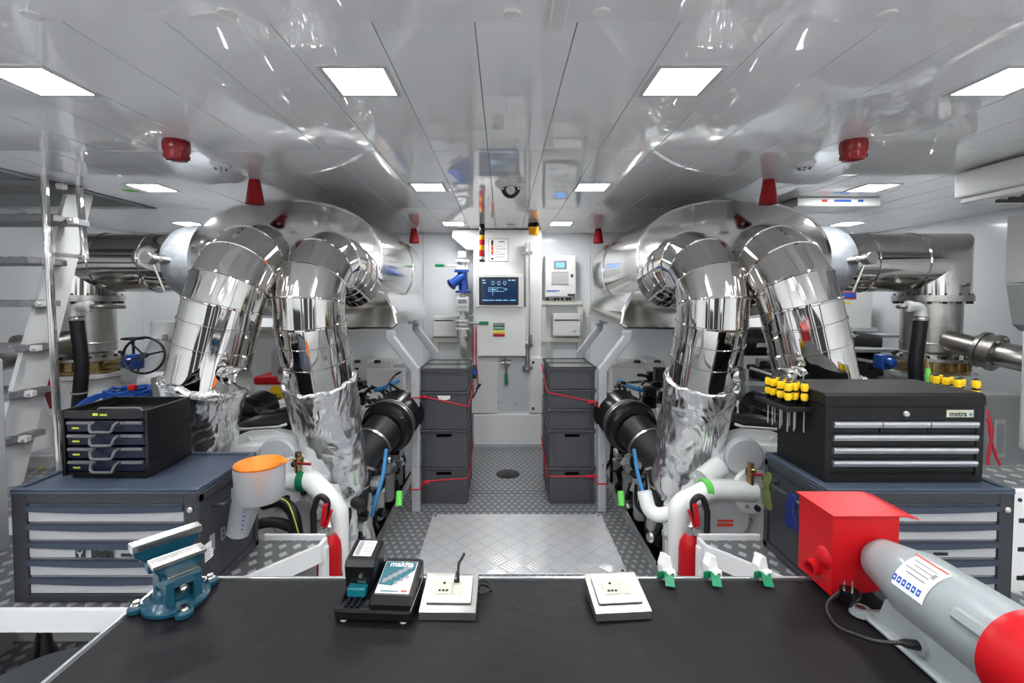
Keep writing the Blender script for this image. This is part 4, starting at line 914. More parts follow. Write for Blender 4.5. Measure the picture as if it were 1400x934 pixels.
    # wall equipment behind the engine
    t = thing('switch_box', 'white wall box with two black knobs behind the %s engine' % side, 'switch box', at(W(525, 510, 5.1)), 'white boxes with black knobs')
    b = Bm(); b.pbox(502, 496, 535, 515, 5.1, .5, .006); b.pbox(535, 498, 552, 513, 5.2, .4, .006); b.pbox(500, 505, 552, 545, 4.9, .12, .01)
    obj('housing', b, 'boxwhite', t)
    for px in (488.5, 516): b = Bm(); b.lathe([(.038, 0), (.038, .015), (.03, .03)], o=W(px, 496, 5.05), seg=20); obj('knob', b, 'black', t)
    b = Bm()
    for px in (487, 515): b.pbox(px - 2.5, 503, px + 2.5, 506, 5.09, .02)
    obj('label_plate', b, 'black', t)
    b = Bm(); b.pbox(478, 494, 503, 530, 5.12, .45, .01); obj('side_housing', b, 'boxwhite', t)
    return
for s in (-1, 1): build_side(s)
# engine lettering
def put_text(body, size, p, m, parent, name='lettering', sx=1.0, bold=0.0): return text(body, size, facing(p), m, parent, name, .0004, 'CENTER', sx, bold)
eng = [o for o in bpy.data.objects if o.name.startswith('marine_engine')]
q = W(1002, 709, 2.60)
er = [o for o in eng if o.location.x > 0][0]; el = [o for o in eng if o.location.x < 0][0]
q = W(995, 709, 2.615); q.y = 2.612
b = B(); b.b6(q.x - .06, q.x + .03, q.y, q.y + .004, q.z - .02, q.z - .008); b.b6(q.x - .06, q.x + .03, q.y, q.y + .004, q.z - .045, q.z - .030)
tag(obj('cover_label', b, 'inkred', er), 'red printed label on the round cover')
text('CAT', .09, Matrix.Translation((.998, 3.05, .22)) @ Matrix.Rotation(R(-90), 4, 'Z') @ Matrix.Rotation(R(90), 4, 'X'), 'inkblack', er, bold=.004)
# ============================================================ CRATES AND CORDS
def crate(x0, x1, y0, y1, z0, z1, label, group, slot=True, lid=False):
    t = thing('storage_crate', label, 'crate', ((x0 + x1) / 2, (y0 + y1) / 2, z0), group)
    h = z1 - z0; g = .002; z1 -= g
    b = B(); w = .008; i = .012                                             # open body: walls and floor, drawn in below the rim
    b.b6(x0 + i, x1 - i, y0 + i, y1 - i, z0 + .002, z0 + .010, .002)
    b.b6(x0 + i, x1 - i, y0 + i, y0 + i + w, z0 + .010, z1 - .01, .001) if not slot else None
    if slot:
        cx = (x0 + x1) / 2; s0, s1 = z1 - .062, z1 - .034
        b.b6(x0 + i, x1 - i, y0 + i, y0 + i + w, z0 + .010, s0); b.b6(x0 + i, cx - .062, y0 + i, y0 + i + w, s0, s1); b.b6(cx + .062, x1 - i, y0 + i, y0 + i + w, s0, s1); b.b6(x0 + i, x1 - i, y0 + i, y0 + i + w, s1, z1 - .01)
    b.b6(x0 + i, x1 - i, y1 - i - w, y1 - i, z0 + .010, z1 - .01); b.b6(x0 + i, x0 + i + w, y0 + i + w, y1 - i - w, z0 + .010, z1 - .01); b.b6(x1 - i - w, x1 - i, y0 + i + w, y1 - i - w, z0 + .010, z1 - .01)
    obj('body', b, 'crate', t)
    b = B()
    for za, zb, e in ((z1 - .014, z1, 0), (z1 - .030, z1 - .024, .003)):
        b.b6(x0 + e, x1 - e, y0 + e, y0 + i + .004, za, zb, .0015); b.b6(x0 + e, x1 - e, y1 - i - .004, y1 - e, za, zb, .0015); b.b6(x0 + e, x0 + i + .004, y0 + i + .004, y1 - i - .004, za, zb, .0015); b.b6(x1 - i - .004, x1 - e, y0 + i + .004, y1 - i - .004, za, zb, .0015)
    obj('rim', b, 'crate', t)
    b = B()
    for x in (x0 + .05, x1 - .05):
        b.b6(x - .003, x + .003, y0 + .004, y0 + i, z0 + .012, z1 - .03)
    for x in (x0 + .004, x1 - i):
        for y in (y0 + .06, (y0 + y1) / 2, y1 - .06): b.b6(x, x + i - .004, y - .003, y + .003, z0 + .012, z1 - .03)
    obj('ribs', b, 'crate', t)
    if slot: b = B(); b.b6(cx - .066, cx + .066, y0 + .006, y0 + i, s1, s1 + .006, .001); obj('handle_lip', b, 'crate', t)
    if lid:
        b = B(); e = .018
        for q in ((x0, x1, y0, y0 + e), (x0, x1, y1 - e, y1), (x0, x0 + e, y0 + e, y1 - e), (x1 - e, x1, y0 + e, y1 - e), (x0 + e, x1 - e, (y0 + y1) / 2 - .01, (y0 + y1) / 2 + .01)): b.b6(*q, z1, z1 + .007, .001)
        obj('lid_frame', b, 'blackmatt', t)
        b = B(); b.b6(x0 + e, x1 - e, y0 + e, (y0 + y1) / 2 - .01, z1 + .001, z1 + .003); b.b6(x0 + e, x1 - e, (y0 + y1) / 2 + .01, y1 - e, z1 + .001, z1 + .003); obj('lid_pane', b, 'cratelid', t)
    return t
PL = ('topmost', 'second from the top', 'third from the top', 'bottom')
zl = [1.128, .940, .625, .308, .001]
for k in range(4):
    crate(-.737, -.336, 3.765, 4.34, zl[k + 1], zl[k], 'grey plastic crate in the left stack, %s' % PL[k], 'grey crates stacked left of the walkway', slot=k >= 2, lid=k == 0)
PR = ('topmost', 'second from the top', 'third from the top', 'second from the bottom', 'bottom')
zr = [1.140, .959, .798, .625, .308, .001]
for k in range(5):
    crate(.328, .722, 3.765, 4.34, zr[k + 1], zr[k], 'grey plastic crate in the right stack, %s' % PR[k], 'grey crates stacked right of the walkway', slot=k >= 3, lid=k == 0)
b = B(); p = W(606, 544, 3.77); b.prism([(p.x - .05, p.z + .022), (p.x + .06, p.z + .018), (p.x + .055, p.z - .01), (p.x + .02, p.z - .02), (p.x - .035, p.z - .012)], 3.768, 3.7745, 'xz')
tag(obj('torn_label', b, 'boxwhite'), 'torn white paper label stuck on the second crate of the left stack', 'label')
def cordline(name, label, pts, knot):
    t = thing(name, label, 'elastic cord', pts[0], 'red elastic cords around the crates')
    b = B(); b.sweep(fillet(pts, .02, 4), .0055, 10); obj('cord_run', b, 'cord', t)
    b = B(); k = Vector(knot); b.sphere(k, .014, 12, (1.6, .9, .9)); b.sweep([k + Vector((-.045, -.002, .012)), k, k + Vector((.045, -.004, -.010))], .006, 8); b.sweep([k + Vector((-.05, -.004, -.010)), k + Vector((0, -.006, 0)), k + Vector((.045, -.004, .010))], .005, 8); obj('knot', b, 'cord', t)
y = 3.755
def cord_pts(sg, pz, kz, iz, up):       # post z, z where it meets the outer crate corner, z at the inner corner, rise along the side
    return [(sg * .80, 3.70, pz), (sg * .79, 3.612, pz), (sg * .705, 3.612, pz), (sg * .70, y - .002, kz), (sg * .334 if sg < 0 else .326, y, iz), (sg * .328 if sg < 0 else .318, y + .02, iz + .01), (sg * .328 if sg < 0 else .318, 4.34, iz + up)]
cordline('elastic_cord', 'red elastic cord sloping across the upper crates of the left stack', cord_pts(-1, .925, .905, .822, .12), W(580, 543, 3.745))
cordline('elastic_cord', 'red elastic cord across the lower crates of the left stack', cord_pts(-1, .19, .20, .225, .12), W(580, 660, 3.745))
cordline('elastic_cord', 'red elastic cord sloping across the upper crates of the right stack', cord_pts(1, .85, .86, .937, .15), W(810, 550, 3.745))
cordline('elastic_cord', 'red elastic cord across the lower crates of the right stack', cord_pts(1, .235, .24, .24, .15), W(810, 651, 3.745))
# ============================================================ FAR LEFT: ladder stair with rails
t = thing('ladder_stair', 'steep white staircase with grey treads rising along the far left', 'stairs', (-3.6, 3.0, .5))
def tread_px(px, py0, py1, X1, perf):
    pass
zs = [2.50, 2.26, 1.98, 1.70, 1.41, 1.12, .84]
for k, z in enumerate(zs):
    yk = 3.22 - k * .045; xr = (-3.09, -2.98, -3.11, -3.12, -3.12, -3.12, -3.12)[k]
    b = B(); b.b6(-3.95, xr, yk - .15, yk + .12, z - .044, z - .004, .003)
    b.mi = 1; b.b6(-3.95, xr - .002, yk - .148, yk + .088, z - .004, z)
    obj('tread', b, ['inkgrey', 'treadlight'], t)
    b = B(); b.b6(xr, xr + .05, yk - .06, yk - .02, z - .045, z - .005, .004); b.lathe([(.012, 0), (.012, .02)], o=(xr + .03, yk - .06, z - .025), axis=(0, -1, 0), seg=8); obj('bracket', b, 'white', t)
b = B(); b.prism([(3.36, 2.58), (3.56, 2.58), (2.86, .2), (2.62, .2)], -3.19, -3.16, 'yz'); b.prism([(3.36, 2.58), (3.56, 2.58), (2.86, .2), (2.62, .2)], -3.98, -3.95, 'yz'); obj('stringer', b, 'white', t)
t = thing('handrail_post', 'tall polished steel handrail post in front of the stair treads', 'handrail', W(78, 660, 3.1), 'steel handrail posts')
b = B(); b.cyl((-2.985, 2.98, ZC - .001), (-2.945, 2.98, .45), .022, seg=20); obj('tube', b, 'chrome', t)
t = thing('handrail_post', 'shorter polished steel handrail post ending above the left duct', 'handrail', W(115, 355, 3.2), 'steel handrail posts')
b = B(); b.cyl((-3.02, 3.26, ZC - .002), (-2.99, 3.26, 1.985), .021, seg=20); b.cyl((-2.99, 3.26, 2.0), (-2.985, 3.00, 2.0), .014, seg=12); b.lathe([(.035, 0), (.035, -.008)], o=(-3.02, 3.26, ZC - .001), seg=20); obj('tube', b, 'chrome', t)
# blue cable coil behind the black case
t = thing('cable_coil', 'tangle of bright blue cables lying behind the black case', 'cable', W(150, 540, 3.2))
b = B(); rnd = random.Random(5); c = W(175, 540, 3.25)
for k in range(9):
    pts = []
    for a in range(17):
        an = a / 16 * 2 * math.pi; pts.append(c + Vector((math.cos(an) * rnd.uniform(.12, .16), math.sin(an) * .10, math.sin(an + k) * .04 + k * .006 - .03)))
    b.sweep(pts, .009, 8)
for k in range(4): b.sweep(fillet([c + Vector((-.1, 0, .02 * k)), W(140, 537 + k * 2, 3.2), W(112, 548 + k * 2, 3.1), W(95, 566, 3.05)], .2), .009, 8)
obj('cable_run', b, 'cableblue', t)
b = B(); b.box(W(181, 530, 3.15), (.05, .04, .04), .008); obj('red_plug', b, 'red', t)
t = thing('white_manifold', 'white painted pipe manifold with flanges right of the handwheel', 'pipe', W(210, 500, 3.9))
b = B(); b.sweep(fillet([W(165, 512, 4.1), W(205, 505, 3.9), W(225, 470, 3.9), W(226, 440, 3.9)], .15), .10, 28); b.lathe([(.14, 0), (.14, .03)], o=W(225, 462, 3.9), seg=28); b.cyl(W(196, 520, 3.8), W(232, 520, 3.8), .07, seg=24); obj('pipe_run', b, 'white', t)
b = B(); b.box(W(214, 535, 3.6), (.06, .06, .22), .01); b.lathe([(.02, 0), (.02, .05)], o=W(226, 466, 3.75), seg=10); obj('stud', b, 'dullsteel', t)
b = B(); b.box(W(60, 520, 3.3), (.07, .02, .42), .006, Matrix.Rotation(-.35, 3, 'Y')); tag(obj('red_lever', b, 'darkred'), 'dark red lever hanging below the left stainless elbow', 'lever')
# white door frame, grey wall panel and spill kit between the left pipes
t = thing('shelf_frame', 'pale frame with a shelf on the back wall between the two left exhaust pipes', 'frame', W(350, 560, 5.5))
b = B(); b.pbox(326, 446, 334, 560, 5.45, .06); b.pbox(326, 456, 385, 463, 5.45, .06); b.pbox(322, 443, 390, 452, 5.35, .2, .004); obj('frame_bars', b, 'beige', t)
b = B(); b.pbox(330, 449, 386, 456, 5.33, .22); obj('shelf_edge', b, 'dullsteel', t)
t = thing('spill_kit_bin', 'white bin with a red lid and a yellow SPILL KIT sign between the left pipes', 'bin', W(372, 570, 4.7))
b = B(); b.pbox(349, 526, 398, 585, 4.7, .4, .02, 2); obj('bin_body', b, 'boxwhite', t)
b = B(); b.pbox(345, 515, 398, 527, 4.68, .44, .03, 2); obj('lid', b, 'red', t)
b = B(); q = W(377, 541, 4.695); b.prism([(q.x - .10, q.z - .08), (q.x + .10, q.z - .08), (q.x + .10, q.z), (q.x + .03, q.z + .10), (q.x - .03, q.z + .10), (q.x - .10, q.z)], 4.690, 4.699, 'xz'); obj('sign', b, 'yhandle', t)
put_text('SPILL', .065, (q.x, 4.688, q.z - .005), 'inkblack', t, bold=.002); put_text('KIT', .065, (q.x, 4.688, q.z - .055), 'inkblack', t, bold=.002)
# perforated plates behind the left cabinet, small boxes
t = thing('side_landing', 'checkered landing with white edges behind the left drawer cabinet', 'platform', (-2.7, 2.9, .52))
b = B(); b.b6(-3.6, -2.15, 2.45, 3.25, .50, .52, .002); obj('landing_plate', b, 'treadlight', t)
b = B(); b.b6(-3.6, -2.15, 2.43, 2.45, .44, .525); b.b6(-2.15, -2.13, 2.45, 3.25, .44, .525); obj('edge', b, 'white', t)
t = thing('small_junction_box', 'pale box with a yellow warning triangle low beside the stairs', 'junction box', W(50, 650, 3.3))
b = B(); b.pbox(33, 624, 68, 648, 3.2, .2, .006); b.pbox(40, 619, 68, 626, 3.25, .15, .004); obj('housing', b, 'enggrey', t)
b = B(); q = W(56, 640, 3.195); b.prism([(q.x - .022, q.z - .018), (q.x + .022, q.z - .018), (q.x, q.z + .02)], 3.194, 3.199, 'xz'); obj('warning_triangle', b, 'yhandle', t)
t = thing('pump_unit', 'small black topped pump with metal fins under the lowest stair tread', 'pump', W(20, 650, 3.0))
b = B(); b.lathe([(.05, 0), (.06, .01), (.06, .06), (.03, .08)], o=W(20, 628, 3.0), seg=20); b.box(W(15, 620, 3.0), (.14, .1, .05), .012); obj('cap', b, 'black', t)
b = B()
for k in range(5): b.lathe([(.055, 0), (.058, .008), (.055, .012)], o=W(22, 650 - k * 4, 3.0), seg=20)
b.cyl(W(22, 652, 3.0), W(22, 630, 3.0), .045, seg=20); obj('fins', b, 'bolt', t)
# ============================================================ RIGHT BACKGROUND
t = thing('sticker_cabinet', 'white wall cabinet with blue, red and yellow stickers behind the right pipe', 'electrical cabinet', W(1170, 450, 5.3))
b = B(); b.pbox(1128, 392, 1193, 448, 5.3, .25, .006, 2); obj('housing', b, 'boxwhite', t)
b = B(); b.pbox(1148, 398.5, 1171, 409, 5.296, .003); b.mi = 1; b.pbox(1148, 400.5, 1170, 407, 5.294, .003); b.mi = 2; b.pbox(1152, 413, 1163, 416, 5.296, .003); b.pbox(1148, 397, 1171, 399, 5.2955, .003)
obj('stickers', b, ['inkred', 'inkblue', 'yellow'], t)
b = B(); b.pbox(1120, 448, 1200, 453, 5.2, .3); b.pbox(1100, 458, 1235, 462, 4.9, .5, .004); tag(obj('wall_shelf', b, 'boxgrey'), 'grey shelf on the back wall under the stickered cabinet', 'shelf')
t = thing('black_tank', 'black horizontal air tank between the two right exhaust pipes', 'tank', W(1050, 500, 4.9))
b = B(); a0 = W(1005, 466, 4.9); a1 = W(1110, 466, 4.9); L_ = (a1 - a0).length
b.lathe([(.05, 0), (.13, .03), (.16, .08), (.16, L_ - .08), (.13, L_ - .03), (.05, L_)], o=a0, axis=(1, 0, 0), seg=36); obj('tank_body', b, 'darkcast', t)
b = B(); b.cyl(W(1037, 462, 4.8), W(1037, 450, 4.8), .04, seg=20); obj('tank_cap', b, 'black', t)
b = B(); b.box(W(1042, 472, 4.735), (.11, .003, .05), 0, Matrix.Rotation(.5, 3, 'X')); obj('paper_label', b, 'inkwhite', t)
b = B(); b.pbox(1036, 490, 1052, 502, 4.7, .05, .006); b.lathe([(.02, 0), (.02, .03)], o=W(1058, 496, 4.7), axis=(0, -1, 0), seg=12); obj('pressure_switch', b, 'boxgrey', t)
t = thing('equipment_rack', 'grey shelf rack with dark machinery behind the right exhaust pipes', 'rack', W(1060, 560, 4.6))
b = B(); b.pbox(1018, 522, 1240, 528, 4.55, .4); b.pbox(1018, 505, 1024, 620, 4.55, .06); b.pbox(1125, 478, 1240, 482, 4.6, .4); obj('rack_frame', b, 'boxgrey', t)
b = B(); rnd = random.Random(9)
for k in range(18): b.box(W(rnd.uniform(1030, 1200), rnd.uniform(500, 520), rnd.uniform(4.6, 4.9)), (rnd.uniform(.1, .3), .15, rnd.uniform(.06, .16)), .015)
for k in range(10): p = W(rnd.uniform(1040, 1130), rnd.uniform(540, 600), rnd.uniform(4.3, 4.6)); b.box(p, (rnd.uniform(.1, .3), .15, rnd.uniform(.1, .2)), .015)
b.cyl(W(1165, 470, 5.0), W(1200, 476, 4.9), .14, seg=28); obj('machinery', b, 'darkcast', t)
b = B(); b.sweep(fillet([W(1025, 503, 3.4), W(1062, 515, 3.3), W(1085, 524, 3.2)], .1), .012, 10); tag(obj('steel_rod', b, 'bolt'), 'thin steel rod running from the right drum post toward the black tool chest', 'rod')
# wall units on the far right
t = thing('wall_cabinet', 'tall white cabinet with rounded lower edge hanging at the right picture edge', 'cabinet', (4.2, 3.2, 1.7))
b = B(); b.b6(3.97, 4.44, 3.2, 3.7, 1.83, 2.36, .01, 2); obj('upper_body', b, 'boxwhite', t)
b = B(); b.prism([(3.98, 1.82), (4.44, 1.82), (4.44, 1.45), (4.10, 1.45), (4.04, 1.50)], 3.22, 3.7, 'xz', .01); obj('lower_body', b, 'boxgrey', t)
b = B(); b.b6(3.86, 3.868, 3.112, 3.12, 1.97, 2.15); b.b6(3.86, 4.1, 3.112, 3.12, 2.145, 2.152); b.lathe([(.012, 0), (.012, .01)], o=(3.56, 3.12, 1.835), axis=(0, -1, 0), seg=12); b.b6(3.68, 3.74, 3.115, 3.12, 1.835, 1.85); obj('handle', b, 'inkgrey', t)
t = thing('floor_cabinet', 'white rounded control cabinet cut by the right edge of the picture', 'cabinet', (2.9, 2.4, .6))
b = B(); a = W(1388, 615, 2.9); b.b6(a.x, a.x + .7, 2.4, 2.9, a.z, W(1388, 450, 2.9).z, .03, 3); obj('body', b, 'boxwhite', t)
b = B(); b.b6(a.x + .01, a.x + .6, 2.45, 2.85, a.z - .08, a.z, .01); b.lathe([(.05, 0), (.05, .14)], o=(a.x + .02, 2.5, a.z - .2), seg=20); obj('foot', b, 'black', t)
t = thing('grey_unit', 'pale grey machine cabinet with a vent window behind the black tool chest', 'machine cabinet', W(1360, 620, 3.3))
b = B(); b.pbox(1348, 545, 1410, 660, 3.3, .1, .01, 2); b.pbox(1342, 540, 1420, 547, 3.3, .14, .006); obj('body', b, 'boxgrey', t)
b = B(); b.pbox(1360, 575, 1376, 625, 3.29, .012, .003); b.mi = 1; b.pbox(1362, 580, 1374, 621, 3.285, .008); obj('vent_window', b, ['boxwhite', 'enggrey'], t)
b = B(); b.sweep(fillet([W(1350, 562, 3.1), W(1357, 590, 3.0), W(1351, 625, 2.95), W(1352, 650, 2.9)], .2), .008, 8); b.sweep(fillet([W(1350, 572, 3.1), W(1354, 600, 3.0), W(1362, 625, 2.95), W(1370, 642, 2.9)], .2), .008, 8); tag(obj('red_cable', b, 'cord'), 'loose red cables hanging right of the black tool chest', 'cable')
# ============================================================ SIDE PLATFORMS AND TOOL CABINETS
ZP = .502
def platform(s):
    side = SIDE[s]; XF = Matrix.Identity(4) if s < 0 else Matrix.Diagonal((-1, 1, 1, 1))
    t = thing('side_platform', 'raised platform of tread plate with white edging under the %s drawer cabinet' % side, 'platform', XF @ Vector((-1.7, 2.0, 0)), 'raised side platforms')
    P_ = [(-2.5, 1.735), (-1.33, 1.735), (-.935, 2.20), (-.935, 2.26), (-2.5, 2.26)]
    b = B(XF); b.prism(P_, ZP - .012, ZP, 'xy'); obj('platform_plate', b, 'treadlight', t)
    b = B(XF)
    def bar(p, q, w=.018, z0=ZP - .075, z1=ZP + .012):
        p, q = Vector(p), Vector(q); d = (q - p).normalized(); n = Vector((-d.y, d.x)) * w / 2; b.prism([tuple(p + n), tuple(q + n), tuple(q - n), tuple(p - n)], z0, z1, 'xy')
    bar((-2.5, 1.735), (-1.33, 1.735)); bar((-1.33, 1.735), (-.935, 2.20)); bar((-.935, 2.20), (-.935, 2.27)); bar((-.935, 2.27), (-1.24, 2.27), .018, ZP - .04, ZP + .025)
    obj('edge_angle', b, 'white', t)
    for x, y in ((-.935, 2.24), (-1.36, 1.76), (-2.3, 1.76)):
        b = B(XF); b.b6(x - .02, x + .02, y - .02, y + .02, 0 if x < -1 else -.3, ZP - .02, .003); obj('leg', b, 'white', t)
    b = B(XF); b.b6(-2.5, -1.42, 2.24, 2.28, .0, ZP - .08); b.box((-1.72, 1.95, .28), (.03, .8, .05), .004, Matrix.Rotation(.6, 3, 'X')); obj('brace', b, 'white', t)
    b = B(XF); b.b6(-3.2, -1.02, .9, 2.3, -.02, 0.0); tag(obj('lower_plate', b, 'treadlight'), 'light tread plate floor below the %s platform' % side, 'floor plate')
for s in (-1, 1): platform(s)
def drawer_cabinet(x0, label):
    t = thing('drawer_cabinet', label, 'tool cabinet', (x0 + .365, 2.01, ZP), 'blue grey tool cabinets with silver drawers')
    x1 = x0 + .73; y0, y1 = 1.784, 2.215; z0, z1 = ZP + .004, .955
    b = B(); b.b6(x0 + .002, x1 - .002, y0 + .03, y1, z0, z1 - .02)
    b.b6(x0, x0 + .055, y0, y0 + .03, z0, z1 - .01, .003); b.b6(x1 - .055, x1, y0, y0 + .03, z0, z1 - .01, .003)
    b.b6(x0 + .055, x1 - .055, y0, y0 + .03, z1 - .055, z1 - .01, .002); b.b6(x0 + .055, x1 - .055, y0, y0 + .03, z0, z0 + .032, .002)
    obj('body', b, 'cabgrey', t)
    b = B(); b.b6(x0 - .003, x1 + .003, y0 - .004, y1 + .004, z1 - .014, z1 - .002, .003, 2); e = .018
    b.b6(x0 - .003, x1 + .003, y0 - .004, y0 + e, z1 - .002, z1 + .008, .003); b.b6(x0 - .003, x1 + .003, y1 + .004 - e, y1 + .004, z1 - .002, z1 + .008, .003); b.b6(x0 - .003, x0 + e, y0 + e, y1 - e, z1 - .002, z1 + .008, .003); b.b6(x1 - e, x1 + .003, y0 + e, y1 - e, z1 - .002, z1 + .008, .003)
    obj('top_tray', b, 'navytop', t)
    pitch = (z1 - .057 - z0 - .032) / 5
    for k in range(5):
        za = z1 - .057 - (k + 1) * pitch; b = B(); b.b6(x0 + .058, x1 - .058, y0 + .004, y0 + .03, za + .002, za + pitch - .003, .002); d = obj('drawer', b, 'drawer', t)
        b = B(); n = 16; xs_ = [x0 + .057 + (x1 - x0 - .114) * i / n for i in range(n + 1)]
        prof = [[(x, y0 + .004, za + pitch * .96), (x, y0 - .006 - .006 * math.sin(math.pi * i / n), za + pitch * .92), (x, y0 - .007 - .008 * math.sin(math.pi * i / n), za + pitch * (.66 - .06 * math.sin(math.pi * i / n))), (x, y0 + .003, za + pitch * (.62 - .06 * math.sin(math.pi * i / n)))] for i, x in enumerate(xs_)]
        b.loft(prof, smooth=False); obj('drawer_grip', b, 'drawerblue', d)
    b = B(); p = (x1 - .028, y0, z1 - .075); b.lathe([(.012, 0), (.012, .006), (.007, .010)], o=p, axis=(0, -1, 0), seg=20); obj('lock', b, 'bolt', t)
    # framed side panels
    for sx, xx in ((-1, x0), (1, x1)):
        b = B(); w = .006 * sx
        for q in ((y0 + .002, y1, z1 - .05, z1 - .016), (y0 + .002, y1, z0, z0 + .03), (y0 + .002, y0 + .03, z0, z1 - .02), (y1 - .03, y1, z0, z1 - .02)): b.b6(xx - .001 * sx, xx + w, q[0], q[1], q[2], q[3], .002)
        obj('side_frame', b, 'cabgrey', t)
        b = B(); hy0, hy1, hz = y0 + .10, y1 - .10, z1 - .10
        b.sweep(fillet([(xx, hy0, hz), (xx + .045 * sx, hy0, hz), (xx + .045 * sx, hy1, hz), (xx, hy1, hz)], .015, 4), .009, 12); obj('side_handle', b, 'cabgrey', t)
    return t
CL = drawer_cabinet(-1.977, 'blue grey tool cabinet with five silver drawers and a logo, left of the bench')
CR = drawer_cabinet(1.232, 'blue grey tool cabinet with five silver drawers under the black tool chest')
zb = .955 - .057 - 3 * ((.955 - .057 - ZP - .004 - .032) / 5)
put_text('Beta', .048, (-1.625, 1.7815, zb + .023), 'inkblack', CL, bold=.0030)
b = B(); x, z = -1.714, zb + .023; b.b6(x - .018, x + .018, 1.7825, 1.787, z - .016, z + .016); b.mi = 1; b.prism([(x - .010, z + .015), (x - .006, z + .004), (x + .006, z + .004), (x + .010, z + .015), (x + .012, z + .003), (x + .004, z - .003), (x + .004, z - .015), (x - .004, z - .015), (x - .004, z - .003), (x - .012, z + .003)], 1.7818, 1.7835, 'xz'); obj('logo', b, ['inkblack', 'drawer'], CL)
for k in range(3): b = B(); b.b6(-1.553 + k * .019, -1.537 + k * .019, 1.7825, 1.787, zb + .010, zb + .020); obj('logo_mark', b, 'inkblack', CL)
for k in range(3): b = B(); b.b6(1.232 + .423 + k * .019, 1.232 + .439 + k * .019, 1.7825, 1.787, zb + .014, zb + .024); obj('logo_mark', b, 'inkblack', CR)
sidepl = Matrix.Rotation(R(90), 4, 'Z') @ Matrix.Rotation(R(90), 4, 'X')
text('Beta', .075, Matrix.Translation((-1.2465, 1.99, .70)) @ sidepl, 'inkgrey', CL, bold=.001)
b = B(); b.b6(-1.249, -1.2455, 1.855, 1.885, .665, .735); b.b6(-1.249, -1.2450, 1.862, 1.878, .68, .72); obj('side_emblem', b, 'inkgrey', CL)
b = B(); b.b6(-1.249, -1.2452, 1.815, 1.872, .645, .715); 
b.mi = 1
for k in range(4): b.b6(-1.2453, -1.2445, 1.822, 1.85, .655 + k * .012, .658 + k * .012)
obj('sticker', b, ['inkwhite', 'inkgrey'], CL)
# white slotted panels left and right of the cabinets
t = thing('louvre_screen', 'white louvre screen with dark slots at the left edge beside the tool cabinet', 'panel', (-2.1, 1.7, 0))
b = B(); b.b6(-2.25, -1.992, 1.66, 1.72, .0, 1.06, .004); obj('panel_sheet', b, 'boxwhite', t)
for k in range(6): b = B(); b.prism([(-2.05, .86 - k * .085), (-2.0, .868 - k * .085), (-1.998, .88 - k * .085), (-2.05, .875 - k * .085)], 1.655, 1.662, 'xz'); obj('slot', b, 'black', t)
t = thing('slotted_cabinet', 'white low cabinet with dark slots and a tread plate top at the right edge', 'cabinet', (2.3, 2.0, 0))
b = B(); b.b6(2.03, 3.0, 1.86, 2.12, .0, .925, .006); obj('body', b, 'boxwhite', t)
b = B(); b.b6(2.04, 3.0, 1.88, 2.12, .925, .932); obj('top_plate', b, 'treadlight', t)
for k in range(3): b = B(); b.lathe([(.02, 0), (.02, -.003)], o=(2.115, 1.862, .80 - k * .12), axis=(0, 1, 0), seg=16); b.b6(2.07, 2.115, 1.857, 1.862, .79 - k * .12, .808 - k * .12); obj('slot', b, 'black', t)
b = B(); b.lathe([(.008, 0), (.008, .004)], o=(2.07, 1.86, .885), axis=(0, -1, 0), seg=10); obj('rivet', b, 'black', t)
t = tag(obj('grey_housing', B().b6(-2.60, W(7, 560, 2.2).x, 1.95, 2.2, .001, 1.42, .006, 2), 'post'), 'dark grey housing cut by the left edge above the slotted panel', 'housing')
# vacuum hose nozzle under the left platform and stool
t = thing('suction_nozzle', 'black cone shaped suction nozzle hanging under the left platform', 'nozzle', W(55, 920, 1.9))
b = B(); q = W(60, 880, 1.95); b.lathe([(.022, .06), (.026, .04), (.030, .0), (.055, -.07), (.06, -.10)], o=q, seg=24); obj('cone', b, 'black', t)
b = B(); b.lathe([(.015, .10), (.017, .05)], o=q, seg=16); obj('collar', b, 'bolt', t)
b = B(); b.cyl(q + Vector((0, 0, .09)), q + Vector((0, 0.02, .16)), .019, seg=16); obj('hose', b, 'rubber', t)
t = thing('work_stool', 'dark round stool seat at the lower left picture corner', 'stool', (-1.36, 1.28, 0))
b = B(); b.lathe([(.14, .56), (.17, .565), (.175, .59), (.165, .605), (.10, .61), (.01, .612)], o=(-1.36, 1.26, 0), seg=48); obj('seat', b, 'cabgrey', t)
b = B(); b.lathe([(.025, .02), (.025, .56)], o=(-1.36, 1.26, 0), seg=16); b.lathe([(.18, .0), (.18, .015), (.03, .04)], o=(-1.36, 1.26, .001), seg=32); obj('pedestal', b, 'bolt', t)
# ============================================================ BLACK CASE RACK on the left cabinet
cx0, cx1, cy0, cy1, cz0 = -1.765, -1.405, 1.90, 2.17, .9545
cx0, cx1 = W(88, 655, 1.91).x, W(206, 655, 1.91).x; cz1 = 1.245
t = thing('case_rack', 'black rack with four dark blue carrying cases on the left cabinet', 'tool box', ((cx0 + cx1) / 2, 2.03, cz0))
b = B(); T_ = .014
b.b6(cx0, cx0 + T_, cy0, cy1, cz0 + .012, cz1 - .0, .003); b.b6(cx1 - T_, cx1, cy0, cy1, cz0 + .012, cz1, .003)
b.b6(cx0 + T_, cx1 - T_, cy0 + .01, cy1, cz0 + .014, cz0 + .026); b.b6(cx0 + T_, cx1 - T_, cy1 - .012, cy1, cz0 + .02, cz1); b.b6(cx0 + T_, cx1 - T_, cy0, cy0 + .012, cz1 - .034, cz1 - .004, .002)
b.b6(cx0 + T_, cx1 - T_, cy0 + .012, cy1 - .012, cz1 - .04, cz1 - .034); b.b6(cx0 + .03, cx1 - .02, cy0 + .012, cy1 - .01, cz0, cz0 + .014, .003)
